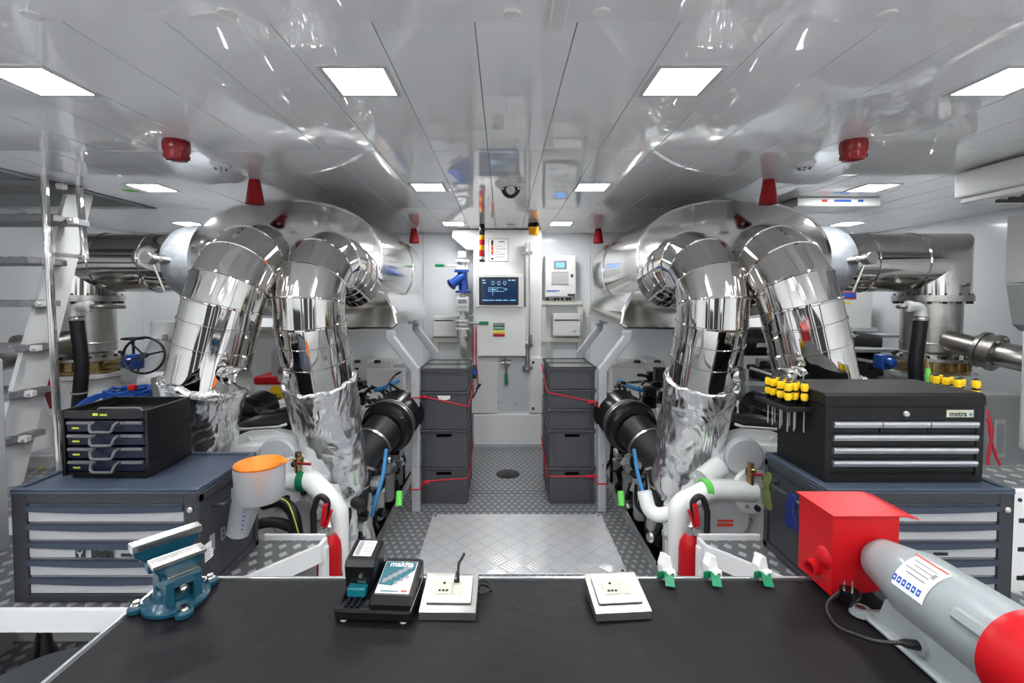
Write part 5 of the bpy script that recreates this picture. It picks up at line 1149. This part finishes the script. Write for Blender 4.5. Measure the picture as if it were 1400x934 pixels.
for k in range(1, 5): b.b6(cx1, cx1 + .003, cy0 + .012, cy1 - .01, cz0 + .02 + k * .052, cz0 + .026 + k * .052)
obj('rack_body', b, 'black', t)
b = B()
for q in ((cx0 + .03, cx0 + .04), (cx1 - .06, cx1 - .05)): b.b6(q[0], q[1], cy0 + .03, cy1 - .03, cz1 - .034, cz1 - .018)
b.b6(cx0 + .07, cx1 - .06, cy0 + .05, cy0 + .056, cz1 - .034, cz1 - .014); obj('top_dividers', b, 'black', t)
b = B(); b.sweep(fillet([((cx0 + cx1) / 2 - .09, cy0 + .07, cz1 - .03), ((cx0 + cx1) / 2 - .08, cy0 + .07, cz1 - .008), ((cx0 + cx1) / 2 + .10, cy0 + .07, cz1 - .008), ((cx0 + cx1) / 2 + .11, cy0 + .07, cz1 - .03)], .015), .005, 8); obj('top_handle', b, 'casegrey', t)
put_text('raaco', .014, ((cx0 + cx1) / 2 - .0, cy0 - .001, cz1 - .018), 'lime', t, bold=.0006)
b = B(); b.b6((cx0 + cx1) / 2 - .045, (cx0 + cx1) / 2 - .024, cy0 - .001, cy0 + .001, cz1 - .023, cz1 - .012); obj('logo', b, 'lime', t)
ph = (cz1 - .040 - cz0 - .028) / 4
for k in range(4):
    z = cz0 + .030 + k * ph; x0, x1 = cx0 + T_ + .006, cx1 - T_ - .004; cxm = (x0 + x1) / 2 + .0
    c = thing('carrying_case', 'dark blue carrying case with a grey handle, %s in the black rack' % ('lowest', 'second from the bottom', 'third from the bottom', 'topmost')[k], 'case', ((x0 + x1) / 2, 2.0, z), 'dark blue cases in the rack')
    b = B(); b.b6(x0, x1, cy0 + .006, cy1 - .02, z, z + ph - .008, .004, 2); obj('case_body', b, 'caseblue', c)
    b = B(); b.b6(x0 + .004, cxm - .05, cy0 - .002, cy0 + .008, z + ph - .022, z + ph - .010, .002); obj('latch', b, 'casegrey', c); b = B(); b.b6(cxm + .065, x1 - .006, cy0 - .002, cy0 + .008, z + ph - .022, z + ph - .010, .002); obj('latch', b, 'casegrey', c)
    b = B(); hz = z + ph - .014; b.sweep(fillet([(cxm - .045, cy0 + .004, hz), (cxm - .045, cy0 - .020, hz - .006), (cxm - .038, cy0 - .024, hz - .034), (cxm + .048, cy0 - .024, hz - .034), (cxm + .055, cy0 - .020, hz - .006), (cxm + .055, cy0 + .004, hz)], .012, 4), .0055, 10); obj('handle', b, 'casegrey', c)
    text('raaco', .013, facing((x0 + .038, cy0 + .005, z + .018)), 'lime', c, bold=.0008)
# ============================================================ BLACK TOOL CHEST on the right cabinet
x0, x1, y0, y1, z0, z1 = 1.275, 1.925, 1.87, 2.20, .9545, 1.322
t = thing('black_tool_chest', 'black tool chest with lidded top and silver drawer pulls on the right cabinet', 'tool box', (1.6, 2.03, z0))
b = B(); b.b6(x0, x1, y0 + .012, y1, z0, z1 - .055, .003); b.b6(x0, x1, y0, y0 + .014, z0, z0 + .03, .002); b.b6(x0, x0 + .028, y0, y0 + .014, z0 + .03, z1 - .055, .001); b.b6(x1 - .030, x1, y0, y0 + .014, z0 + .03, z1 - .055, .001); b.b6(x0 + .028, x1 - .03, y0, y0 + .014, z1 - .112, z1 - .055, .001); obj('body', b, 'blackmatt', t)
b = B(); b.prism([(y0 - .002, z1 - .053), (y0 - .002, z1 - .012), (y0 + .012, z1), (y1 + .002, z1), (y1 + .002, z1 - .053)], x0 - .003, x1 + .003, 'yz', .003); obj('lid', b, 'blackmatt', t)
rows = [z1 - .113 - k * .0535 for k in range(5)]
for k in range(4):
    za, zb_ = rows[k] - .0535, rows[k]
    cols = [(x0 + .030, x0 + .224), (x0 + .228, x0 + .420), (x0 + .424, x1 - .032)] if k == 0 else [(x0 + .030, x1 - .032)]
    for q0, q1 in cols:
        b = B(); b.b6(q0, q1, y0 + .004, y0 + .014, za + .002, zb_ - .002, .001); d = obj('drawer', b, 'blackmatt', t)
        b = B(); b.prism([(y0 + .004, zb_ - .002), (y0 - .012, zb_ - .004), (y0 - .014, zb_ - .014), (y0 - .009, zb_ - .027), (y0 + .004, zb_ - .028)], q0, q1, 'yz'); obj('drawer_pull', b, 'aluedge', d)
b = B(); b.lathe([(.013, 0), (.013, .006), (.009, .012)], o=(x0 + .325, y0, z1 - .083), axis=(0, -1, 0), seg=24); obj('lock', b, 'bolt', t)
b = B(); b.b6(x1 - .158, x1 - .047, y0 - .003, y0, z1 - .098, z1 - .068, .001); obj('name_plate', b, 'cream', t)
put_text('metra', .030, (x1 - .112, y0 - .0032, z1 - .084), 'inkblack', t, bold=.0006, sx=1.0)
b = B(); b.sphere((x1 - .060, y0 - .003, z1 - .085), .006, 12, (1, .2, 1)); obj('logo', b, 'teal', t)
b = B(); b.b6(1.168, x0 - .003, 1.95, y1, z1 - .088, z1 - .082, .002); b.b6(1.160, 1.168, 1.95, y1, z1 - .096, z1 - .076, .002); b.b6(1.160, x0 - .003, 1.943, 1.95, z1 - .096, z1 - .076, .002); obj('side_tray', b, 'blackmatt', t)
b = B(); b.b6(x1 + .003, x1 + .10, 1.98, y1 + .0, z1 - .075, z1 - .069, .002); b.cyl((x1 + .003, 1.93, z1 - .08), (x1 + .02, 1.93, z1 - .08), .014, seg=16); obj('side_tray', b, 'blackmatt', t)
def screwdriver(x, y, z, label, k=0):
    s = thing('screwdriver', label, 'screwdriver', (x, y, z), 'screwdrivers left of the tool chest')
    b = B(); b.lathe([(.006, .0), (.009, .004), (.009, .016), (.012, .022), (.012, .026)], o=(x, y, z), seg=12); obj('grip', b, 'black', s)
    b = B(); b.lathe([(.0128, .058), (.0140, .062), (.0128, .067)], o=(x, y, z), seg=12); obj('band', b, 'black', s)
    b = B(); b.lathe([(.0122, .101), (.010, .106), (.003, .108)], o=(x, y, z), seg=12); obj('end_cap', b, 'black', s)
    b = B(); b.lathe([(.0115, .026), (.0150, .036), (.0155, .046), (.0122, .058), (.0120, .066), (.0155, .078), (.0158, .090), (.0125, .101)], o=(x, y, z), seg=8); obj('handle', b, 'yhandle', s)
    b = B(); b.lathe([(.003, .0), (.003, -.11), (.001, -.115)], o=(x, y, z), seg=8); obj('blade', b, 'bolt', s)
    return s
rnd = random.Random(2); n = 0
spots = [(x, y) for y in (1.985, 2.035, 2.085, 2.135) for x in (1.190, 1.225, 1.255)]
sd = screwdriver(spots[0][0], spots[0][1], z1 - .079, 'yellow and black screwdriver upright in the left side tray of the black tool chest')
for x, y in spots[1:]:
    c = copy_tree(sd); c.location = (x, y + rnd.uniform(-.012, .012), z1 - .079 - rnd.uniform(0, .0)); c.rotation_euler.z = rnd.uniform(0, 3)
for x, y in ((1.95, 2.01), (1.985, 2.03), (1.955, 2.07), (1.99, 2.09), (1.955, 2.13), (1.99, 2.14), (2.01, 1.99), (1.94, 2.10)):
    c = copy_tree(sd); c.location = (x, y, z1 - .068); c['label'] = 'yellow and black screwdriver upright in the right side tray of the black tool chest'; c['group'] = 'screwdrivers right of the tool chest'
t = thing('paint_brush', 'green handled brush with a tan tip standing among the screwdrivers right of the chest', 'brush', (1.985, 2.185, z1 - .0685))
b = B(); b.cyl((1.985, 2.185, z1 - .0685), (1.978, 2.185, z1 + .055), .012, .009, seg=12); obj('handle', b, 'greentape', t)
b = B(); b.cyl((1.978, 2.185, z1 + .055), (1.970, 2.185, z1 + .105), .007, .004, seg=12); obj('tip', b, 'brass', t)
# gloves on the side handle of the right cabinet
def glove(pc, m, name, label, w=.03, h=.14):
    b = B(); x = 1.180; rings = []
    for k in range(9):
        f = k / 8; rings.append([(x + .012 * math.cos(a), pc.y + w * (1 - .25 * math.sin(f * 5)) * math.sin(a), pc.z + .02 - h * f) for a in [2 * math.pi * j / 14 for j in range(14)]])
    b.loft(rings); b.sweep(fillet([(x + .012, pc.y - w * .4, pc.z - .02), (x + .007, pc.y - w * .3, pc.z + .03), (x + .007, pc.y + w * .3, pc.z + .028), (x - .012, pc.y + w * .4, pc.z - .03)], .02), .008, 8)
    crumple(b, .008, 30, 2); return tag(obj(name, b, m, smoothall=True), label, 'cloth')
glove(Vector((0, 2.11, .865)), 'olive', 'olive_cloth', 'olive green cloth hanging on the side handle of the right cabinet')
glove(Vector((0, 1.93, .845)), 'bluefab', 'blue_cloth', 'dark blue cloth hanging on the side handle next to the red hood', .035, .13)
# ============================================================ MEASURING JUG with orange funnel
jx, jy, jz = W(355, 637, 1.97).x, 1.97, W(355, 637, 1.97).z
t = thing('measuring_jug', 'translucent jug with a slanted spout hanging on the left cabinet side', 'jug', (jx, jy, jz - .14))
b = B(); b.lathe([(.100, .006), (.103, .008), (.104, .0), (.098, -.12), (.088, -.145), (.05, -.150), (.05, -.146), (.085, -.140), (.094, -.118), (.100, 0)], o=(jx, jy, jz), seg=48, cap0=False, cap1=False); obj('jug_body', b, 'jug', t)
b = B(); e0, e1 = Vector((jx - .045, jy, jz - .11)), Vector((jx - .09, jy - .02, jz - .29)); b.sweep([e0, e0.lerp(e1, .3), e1, e1 + (e1 - e0).normalized() * .006], [.072, .060, .044, .036], 32); obj('spout', b, 'jug', t)
b = B()
for k in range(5): q = e0.lerp(e1, .35 + k * .11); b.box((q.x + .028, q.y - .056 + k * .004, q.z), (.012, .002, .004))
obj('scale_print', b, 'inkblue', t)
t = thing('orange_funnel', 'orange plastic funnel sitting inside the translucent jug', 'funnel', (jx, jy, jz))
b = B(); b.lathe([(.099, .004), (.100, .009), (.094, .008), (.088, .0), (.03, -.075), (.016, -.082), (.014, -.13), (.011, -.13), (.013, -.080), (.027, -.070), (.086, .004)], o=(jx, jy, jz + .006), seg=48, cap0=False, cap1=False)
obj('cone', b, 'orange', t)
b = B(); b.box((jx + .095, jy + .01, jz + .016), (.05, .03, .006), .002); obj('tab', b, 'orange', t)
# ============================================================ WORKBENCH
ZB = .95; YBk = 1.228
t = thing('workbench', 'workbench with a black rubber mat and a thin metal edge in the foreground', 'workbench', (0, .9, 0))
b = B(); b.b6(-.955, 1.20, .40, YBk, ZB - .04, ZB - .006, .002); obj('worktop', b, 'aluedge', t)
b = B(); nx, ny = 96, 44; X0, X1, Y0, Y1 = -.945, 1.19, .41, YBk - .010; g = []
for j in range(ny + 1):
    r = []
    for i in range(nx + 1):
        x = X0 + (X1 - X0) * i / nx; y = Y0 + (Y1 - Y0) * j / ny; edge = min(1, min(i, nx - i, j, ny - j) / 4)
        h = (noise.noise((x * 3 + 5, y * 7, 0)) * .0016 + noise.noise((x * 9, y * 5 + x * 6, 2)) * .0012 + max(0, noise.noise((x * 4, y * 16 - x * 9, 4))) * .006 * max(0, min(1, (-.25 - x) * 2.2)) * max(0, min(1, (1.12 - y) * 8))) * edge
        r.append(b.v((x, y, ZB - .0018 + h)))
    g.append(r)
for j in range(ny):
    for i in range(nx): b.face([g[j][i], g[j][i + 1], g[j + 1][i + 1], g[j + 1][i]], smooth=True)
rim = [g[0][i] for i in range(nx + 1)] + [g[j][nx] for j in range(1, ny + 1)] + [g[ny][i] for i in range(nx - 1, -1, -1)] + [g[j][0] for j in range(ny - 1, 0, -1)]
low = [b.bm.verts.new((v.co.x, v.co.y, ZB - .0062)) for v in rim]
for i in range(len(rim)): b.face([rim[i], rim[(i + 1) % len(rim)], low[(i + 1) % len(rim)], low[i]][::-1])
obj('rubber_mat', b, 'matrub', t)
b = B(); b.b6(-.955, 1.20, YBk - .006, YBk + .002, ZB - .06, ZB + .004, .001); b.b6(-.959, -.951, .40, YBk, ZB - .06, ZB + .002, .001); obj('metal_edge', b, 'aluedge', t)
for x, y in ((-.90, .46), (-.90, 1.18), (1.15, .46), (1.15, 1.18)):
    b = B(); b.b6(x - .025, x + .025, y - .025, y + .025, .001, ZB - .045, .003); obj('leg', b, 'boxgrey', t)
# ============================================================ BENCH VISE
XV = Matrix.Translation((-.866, 1.133, ZB)) @ Matrix.Rotation(R(50), 4, 'Z') @ Matrix.Scale(.95, 4)
t = thing('bench_vise', 'blue bench vise with bright steel jaws bolted to the left back corner of the bench', 'vise', (-.848, 1.135, ZB))
b = B(XV); b.lathe([(.076, .0025), (.076, .010), (.066, .016), (.060, .026), (.054, .030)], seg=40)
EARS = [R(160), R(9), R(-94)]
for a in EARS:
    c_, s_ = math.cos(a), math.sin(a); b.lathe([(.020, .0025), (.020, .012), (.016, .015)], o=(c_ * .084, s_ * .084, 0), seg=20); b.box((c_ * .073, s_ * .073, .0075), (.044, .034, .010), .002, Matrix.Rotation(a, 3, 'Z'))
b.lathe([(.052, .030), (.050, .046), (.044, .052)], seg=36); obj('swivel_base', b, 'visblue', t)
for a in EARS:
    b = B(XV); b.lathe([(.012, .015), (.012, .019)], o=(math.cos(a) * .084, math.sin(a) * .084, 0), seg=16); b.lathe([(.008, .019), (.008, .027)], o=(math.cos(a) * .084, math.sin(a) * .084, 0), seg=6); obj('bolt', b, 'bright', t)
b = B(XV)      # fixed body: arch to the front, front jaw on top
b.prism([(-.072, .030), (-.066, .088), (-.060, .096), (.045, .096), (.052, .046), (.052, .034)], -.040, -.020, 'yz', .003); b.prism([(-.072, .030), (-.066, .088), (-.060, .096), (.045, .096), (.052, .046), (.052, .034)], .020, .040, 'yz', .003)
b.prism([(-.068, .072), (-.064, .090), (-.058, .098), (.045, .098), (.045, .072)], -.030, .030, 'yz', .002); b.b6(-.03, .03, -.03, .045, .035, .08)
b.prism([(-.036, .085), (.010, .085), (.000, .100), (.002, .122), (-.036, .122)], -.046, .046, 'yz', .003)
b.prism([(-.046, .100), (.046, .100), (.058, .122), (-.058, .122)], -.038, .000, 'xz', .002)
obj('body', b, 'visblue', t)
b = B(XV)      # moving jaw at the far side
b.prism([(.075, .060), (.108, .060), (.118, .100), (.104, .128), (.070, .128), (.074, .100)], -.044, .044, 'yz', .004)
b.prism([(-.044, .090), (.044, .090), (.074, .122), (.074, .136), (-.074, .136), (-.074, .122)], .066, .098, 'xz', .003); obj('moving_jaw', b, 'visblue', t)
b = B(XV); b.b6(-.019, .019, .03, .10, .062, .094, .003); b.b6(-.034, .034, -.066, -.034, .098, .102, .001); b.cyl((0, -.040, .058), (0, -.062, .058), .011, seg=20); b.sphere((0, -.062, .058), .010, 14); obj('slide_bar', b, 'bright', t)
b = B(XV); b.b6(-.080, .080, .060, .073, .136, .155, .0015); b.b6(-.080, .080, .0745, .100, .1365, .153, .0015); tag(obj('rear_jaw_plate', b, 'bright', t), 'bright machined steel rear jaw plate')
b = B(XV); b.b6(-.058, .058, -.042, .004, .122, .125, .001)
for q in ((-.060, .060, .000, .005), (-.060, .060, -.044, -.039), (-.060, -.055, -.039, .000), (.055, .060, -.039, .000)): b.b6(*q, .1225, .132, .0012)
tag(obj('front_jaw_plate', b, 'bright', t), 'bright machined steel front jaw plate')
b = B(XV); b.cyl((-.05, .125, .085), (.05, .125, .070), .005, seg=10); b.cyl((0, .11, .078), (0, .135, .078), .012, seg=16); obj('tommy_bar', b, 'bright', t)
# ============================================================ BATTERY CHARGER AND BATTERY
XC = Matrix.Translation((-.354, 1.152, ZB)) @ Matrix.Rotation(R(-3), 4, 'Z') @ Matrix.Scale(.95, 4)
t = thing('battery_charger', 'black battery charger with a teal and white printed panel on the bench', 'battery charger', (-.337, 1.16, ZB))
b = B(XC); b.b6(-.098, .098, -.078, .075, .002, .034, .008, 2); b.prism([(-.074, .030), (.072, .030), (.072, .078), (.055, .083), (-.055, .058), (-.074, .045)], -.012, .096, 'yz', .008)
b.prism([(-.074, .030), (.065, .030), (.065, .052), (-.050, .040)], -.095, -.084, 'yz', .003); b.prism([(-.074, .030), (.065, .030), (.065, .052), (-.050, .040)], -.026, -.014, 'yz', .003)
for x in (-.070, -.055, -.040): b.b6(x - .004, x + .004, -.072, -.040, .033, .040, .001)
obj('housing', b, 'black', t)
for x in (-.075, .075): b = B(XC); b.lathe([(.010, 0), (.010, .003)], o=(x, -.066, 0.0001), seg=12); obj('foot', b, 'cream', t)
tl = math.atan2(.083 - .058, .110)
b = B(XC); c_, s_ = math.cos(tl), math.sin(tl)
def onp(x, v, h=.0006): return (x, -.055 + v * c_ - h * s_, .0583 + v * s_ + h * c_)     # point on the sloped panel
def quad(pts, h=.0016):
    vs = [b.v(onp(x, v, h)) for x, v in pts]; b.face(vs)
    lo = [b.v(onp(x, v, 0)) for x, v in pts]
    for i in range(len(pts)): b.face([vs[i], lo[i], lo[(i + 1) % len(pts)], vs[(i + 1) % len(pts)]])
b.mi = 0; quad([(-.002, .004), (.084, .004), (.084, .106), (-.002, .106)])
b.mi = 1; quad([(-.001, .030), (.034, .026), (.083, .078), (.083, .105), (-.001, .105)], .0020)
b.mi = 2
for i in range(6): x, v = .006 + i * .011, .034 + i * .009; quad([(x, v), (x + .012, v + .004), (x + .012, v + .018), (x, v + .014)], .0024)
for i in range(3): x, v = .038 + i * .012, .030 + i * .009; quad([(x, v), (x + .010, v + .003), (x + .010, v + .013), (x, v + .010)], .0024)
b.mi = 3; quad([(.062, .008), (.078, .008), (.078, .013), (.062, .013)], .0022)
b.mi = 4; quad([(.010, .008), (.055, .008), (.055, .0115), (.010, .0115)], .0022)
obj('printed_panel', b, ['inkwhite', 'tealprint', 'inkgrey', 'inkred', 'tealprint'], t, recalc=False)
text('makita', .024, XC @ Matrix.Translation(onp(.044, .095, .003)) @ Matrix.Rotation(tl, 4, 'X'), 'inkwhite', t, bold=.0003)
b = B(XC); b.b6(-.080, -.032, -.038, -.012, .036, .060, .003); obj('teal_slide', b, 'teal', t)
XB = XC @ Matrix.Translation((-.055, .018, .0)) @ Matrix.Rotation(R(0), 4, 'Z')
t = thing('tool_battery', 'black cordless tool battery clipped upright on the charger', 'battery', tuple(XC @ Vector((-.055, .02, .05))))
b = B(XB); b.prism([(-.032, .046), (.050, .046), (.052, .126), (.044, .134), (-.030, .120), (-.038, .106)], -.040, .040, 'yz', .005); b.b6(-.036, .036, -.026, .046, .040, .048, .002); obj('battery_case', b, 'black', t)
b = B(XB); tb = math.atan2(.014, .074)
b.xf = XB @ Matrix.Translation((0, -.028, .1215)) @ Matrix.Rotation(tb, 4, 'X'); b.b6(-.024, .024, .010, .066, 0, .0016); b.mi = 1; b.b6(-.022, -.008, .012, .064, .0014, .0020)
for k in range(5): b.b6(-.003, .020, .016 + k * .010, .019 + k * .010, .0014, .0020)
obj('rating_label', b, ['inkwhite', 'inkgrey'], t)
b = B(XB); b.lathe([(.005, 0), (.005, .004)], o=(.004, -.036, .082), axis=(0, -1, 0), seg=14)
for k in range(4): b.b6(-.004 + k * .006, 0 + k * .006, -.040, -.036, .066, .070)
obj('charge_gauge', b, 'bolt', t)
# ============================================================ SOCKET BLOCKS
def socket_block(cxp, cyp, rot, label, plug):
    XS = Matrix.Translation((cxp, cyp, ZB)) @ Matrix.Rotation(R(rot), 4, 'Z')
    t = thing('socket_block', label, 'power socket', (cxp, cyp, ZB), 'white sockets on steel blocks')
    b = B(XS); b.prism([(-.058, .001), (.058, .001), (.058, .044), (-.058, .020)], -.068, .068, 'yz', .002); obj('steel_base', b, 'steel', t)
    sl = math.atan2(.024, .116); XP = XS @ Matrix.Translation((0, 0, .0322)) @ Matrix.Rotation(sl, 4, 'X')
    b = B(XP); b.b6(-.054, .054, -.036, .044, 0, .008, .0035, 2); b.b6(-.048, .048, -.031, .039, .008, .011, .003, 2); obj('cover_plate', b, 'socketwhite', t)
    b = B(XP); b.b6(-.036, .006, -.020, .018, .011, .0135, .002); b.lathe([(.0195, .0112), (.0195, .0145), (.017, .0145), (.016, .0125)], o=(-.015, 0.0, 0), seg=28, cap1=True); b.b6(.008, .030, -.020, .018, .011, .0135, .002); sk = obj('socket_insert', b, 'cream', t)
    b = B(XP)
    for x, y in ((-.024, -.010), (-.006, -.010), (-.015, -.010), (-.015, .012)): b.b6(x - .0030, x + .0030, y - .0022, y + .0022, .0130, .0154)
    obj('pin_hole', b, 'black', t)
    if plug:
        b = B(XP); b.prism([(.012, -.012), (.026, -.012), (.024, .010), (.022, .020), (.016, .020), (.014, .010)], .0136, .030, 'xy', .002); b.sweep(fillet([(.019, .016, .022), (.019, .035, .034), (.032, .055, .045), (.030, .062, .040)], .01), .0035, 8); tag(obj('black_plug', b, 'black'), 'black plug with a short cable in the left white socket', 'plug')
    return t
socket_block(-.180, 1.145, -1, 'white socket with a black plug on a sloped steel block beside the charger', True)
socket_block(.243, 1.145, 4, 'white empty socket on a sloped steel block right of the middle of the bench', False)
t = thing('charger_cable', 'thin black cable curled behind the left socket block on the bench', 'cable', (-.10, 1.19, ZB))
b = B(); c = Vector((-.098, 1.185, ZB + .008)); pts = [c + Vector((.020 * math.cos(a), .022 * math.sin(a), .002 * a)) for a in [k * .5 for k in range(22)]]; b.sweep(pts, .0028, 8); obj('cable_run', b, 'rubber', t)
# ============================================================ WHITE CLIPS WITH GREEN TAPE on the bench edge
for px, lab in ((911, 'white pipe clip with green tape on the bench edge, nearest to the right socket'), (973, 'white pipe clip with green tape on the bench edge, middle of three'), (1041, 'white pipe clip with green tape on the bench edge, nearest to the red hood')):
    q = W(px, 781, 1.236); x, z = q.x, ZB
    t = thing('bench_clip', lab, 'clip', (x, 1.237, z), 'white clips on the bench edge')
    XK = Matrix.Translation((x, 1.237, z)) @ Matrix.Rotation(R(18), 4, 'Z') @ Matrix.Diagonal((1.2, 1, 1.2, 1))
    b = B(XK); b.prism([(-.012, -.020), (.010, -.020), (.013, .012), (.004, .048), (-.010, .054), (-.018, .030)], -.012, .012, 'xz', .003); b.b6(-.010, .010, -.026, -.004, .006, .022, .003, 2); obj('clip_body', b, 'socketwhite', t)
    b = B(XK); b.lathe([(.004, 0), (.004, .0015)], o=(.0, -.0262, .014), axis=(0, -1, 0), seg=12); obj('clip_hole', b, 'inkblack', t)
    b = B(XK); b.b6(-.030, .012, -.012, -.009, .004, .020, .001); b.xf = Matrix.Translation((x, 1.237, z)) @ Matrix.Rotation(R(-14), 4, 'Z') @ Matrix.Diagonal((1.2, 1, 1.2, 1)); b.box((.004, -.036, .010), (.020, .040, .003), .001, Matrix.Rotation(.35, 3, 'X')); obj('green_tape', b, 'green', t)
# ============================================================ BELT GRINDER WITH RED HOOD
t = thing('bench_grinder', 'grey bench grinder motor with a red end cap and a red box hood', 'grinder', (.90, 1.05, ZB))
b = B()
hx0, hx1, hy0, hy1 = .800, .966, 1.156, 1.285
b.b6(hx0, hx0 + .002, hy0, hy1, ZB + .012, 1.166); b.prism([(hx0 + .002, .956), (hx1, .985), (hx1, 1.166), (hx0 + .002, 1.166)], hy0, hy0 + .002, 'xz'); b.b6(hx0 + .002, hx1, hy1 - .002, hy1, ZB + .03, 1.166); b.b6(hx1 - .002, hx1, hy0 + .002, hy1 - .002, ZB + .03, 1.166)
b.prism([(hx0 + .03, .972), (hx0 + .002, .96), (hx1 - .002, .985)], hy0 + .003, hy1 - .003, 'xz')
obj('red_hood', b, 'red', t)
b = B(); b.prism([(hx0 - .003, 1.1665), (hx0 - .003, 1.1695), (hx1 + .014, 1.1695), (hx1 + .044, 1.1615), (hx1 + .044, 1.1590), (hx1 + .012, 1.1665)], hy0 - .006, hy1 + .012, 'xz'); obj('hood_lid', b, 'red', t)
b = B(); b.lathe([(.017, -.004), (.020, .0), (.020, .022), (.014, .022), (.014, .004)], o=(hx0, 1.215, 1.005), axis=(-1, -.25, -.1), seg=28, cap1=False); b.lathe([(.028, 0), (.020, .008), (.004, .012)], o=(hx0, 1.185, 1.045), axis=(-1, 0, 0), seg=24); obj('dust_port', b, 'red', t)
gx, gz = .905, 1.07
b = B(); b.lathe([(.010, 1.158), (.036, 1.152), (.050, 1.135), (.0575, 1.10), (.068, 1.055), (.076, 1.03), (.0775, .86), (.076, .80)], o=(gx, 0, gz), axis=(0, 1, 0), seg=56); obj('motor_housing', b, 'motorgrey', t)
b = B()
for a in (R(20), R(160), R(-20)): b.prism([(1.0, 0), (.965, 0), (.885, .014), (.868, .014), (.868, 0)], -.010, .010, 'yz') if False else None
for a in (.55, 2.6):
    b = B(); b.box((gx + math.cos(a) * .079, .850, gz + math.sin(a) * .079), (.014, .07, .024), .004, Matrix.Rotation(-a, 3, 'Y')); obj('cooling_lug', b, 'motorgrey', t)
b = B(); b.lathe([(.082, .828), (.088, .824), (.088, .808), (.085, .802), (.084, .70), (.078, .675), (.01, .665)], o=(gx, 0, gz), axis=(0, 1, 0), seg=56); obj('end_cap', b, 'red', t)
# instruction label wrapped on the motor
b = B(); r_ = .0785
def cylq(a0, a1, y0_, y1_, m, rr=0, n=8):
    b.mi = m; rows_ = []
    for k in range(n + 1):
        a = a0 + (a1 - a0) * k / n; rows_.append([b.v((gx + math.cos(a) * (r_ + rr), y0_, gz + math.sin(a) * (r_ + rr))), b.v((gx + math.cos(a) * (r_ + rr), y1_, gz + math.sin(a) * (r_ + rr)))])
    for k in range(n): b.face([rows_[k][0], rows_[k][1], rows_[k + 1][1], rows_[k + 1][0]])
A0, A1 = R(103), R(168)
cylq(A0, A1, .940, 1.015, 0)
cylq(A0, A0 + .05, .945, 1.022, 1, .0004)
for k in range(4): cylq(A0 + .18 + k * .14, A0 + .22 + k * .14, .955, 1.008 - .01 * (k % 2), 2, .0004)
for k in range(6):
    cylq(A1 - .30, A1 - .12, .950 + k * .0115, .9585 + k * .0115, 3, .0004); cylq(A1 - .24, A1 - .18, .9525 + k * .0115, .956 + k * .0115, 0, .0006)
cylq(A0 + .25, A0 + .42, .948, .956, 2, .0005)
obj('instruction_label', b, ['inkwhite', 'inkred', 'motorlabelred', 'inkblue'] if 'motorlabelred' in M else ['inkwhite', 'inkred', 'inkgrey', 'inkblue'], t, recalc=False)
b = B(); b.prism([(1.105, .9515), (1.105, .962), (1.075, .975), (1.06, 1.02), (.78, 1.02), (.70, .9515)], gx - .052, gx + .052, 'yz', .003)
b.b6(gx - .075, gx + .075, .78, 1.11, .9515, .962, .003); b.lathe([(.024, 0), (.024, .012)], o=(gx - .068, 1.108, .9515), seg=24); b.lathe([(.024, 0), (.024, .012)], o=(gx + .068, 1.108, .9515), seg=24)
b.lathe([(.020, 0), (.018, .008)], o=(gx - .052, .965, .983), axis=(-1, 0, 0), seg=24); obj('base_foot', b, 'motorgrey', t)
b = B(); b.lathe([(.011, 0), (.011, .004), (.006, .004)], o=(gx - .068, 1.108, .9635), seg=6); obj('base_bolt', b, 'bolt', t)
b = B(); b.lathe([(.010, 0), (.009, .024), (.006, .034)], o=(gx - .058, .965, .983), axis=(-1, .1, .1), seg=16)
b.sweep(fillet([(gx - .09, .968, .986), (gx - .13, .985, .975), (gx - .165, 1.05, .957), (gx - .150, 1.12, .962), (gx - .085, 1.135, 1.000), (gx - .05, 1.13, .990), (gx - .06, 1.125, .968), (gx - .11, 1.135, .972), (gx - .098, 1.128, .985)], .05, 6), .0042, 10); obj('power_cord', b, 'rubber', t)
b = B(); q = Vector((gx - .090, 1.120, .990)); b.lathe([(.008, -.028), (.010, -.022), (.017, -.006), (.018, .012), (.018, .014)], o=q, seg=20); obj('plug', b, 'black', t)
b = B()
for dx in (-.010, .010): b.cyl(q + Vector((dx, .0, .014)), q + Vector((dx, .002, .034)), .0024, seg=8)
obj('plug_pins', b, 'bright', t)
b = B(); b.box((gx - .03, .80, .985), (.06, .05, .06), .005); obj('switch_box', b, 'black', t)
for o in bpy.data.objects:      # things surveyed on the bench top
    if o.parent is None and o.name.split('.')[0] in ('battery_charger', 'tool_battery', 'socket_block', 'charger_cable', 'bench_grinder'):
        o.location.x = CAM.x + (o.location.x - CAM.x) * .977; o.location.y *= .977
# ============================================================ WORLD AND VIEW
w = bpy.data.worlds.new('world'); SC.world = w; w.use_nodes = True
w.node_tree.nodes['Background'].inputs[0].default_value = (.75, .8, .85, 1); w.node_tree.nodes['Background'].inputs[1].default_value = .25
SC.view_settings.view_transform = 'Standard'; SC.view_settings.look = 'None'; SC.view_settings.exposure = 0.86; SC.view_settings.gamma = 1.0
SC.view_settings.use_curve_mapping = False
try:
    SC.cycles.max_bounces = 14; SC.cycles.diffuse_bounces = 6; SC.cycles.glossy_bounces = 8; SC.cycles.sample_clamp_indirect = 8; SC.cycles.use_denoising = True
    SC.cycles.caustics_reflective = False
except Exception: pass
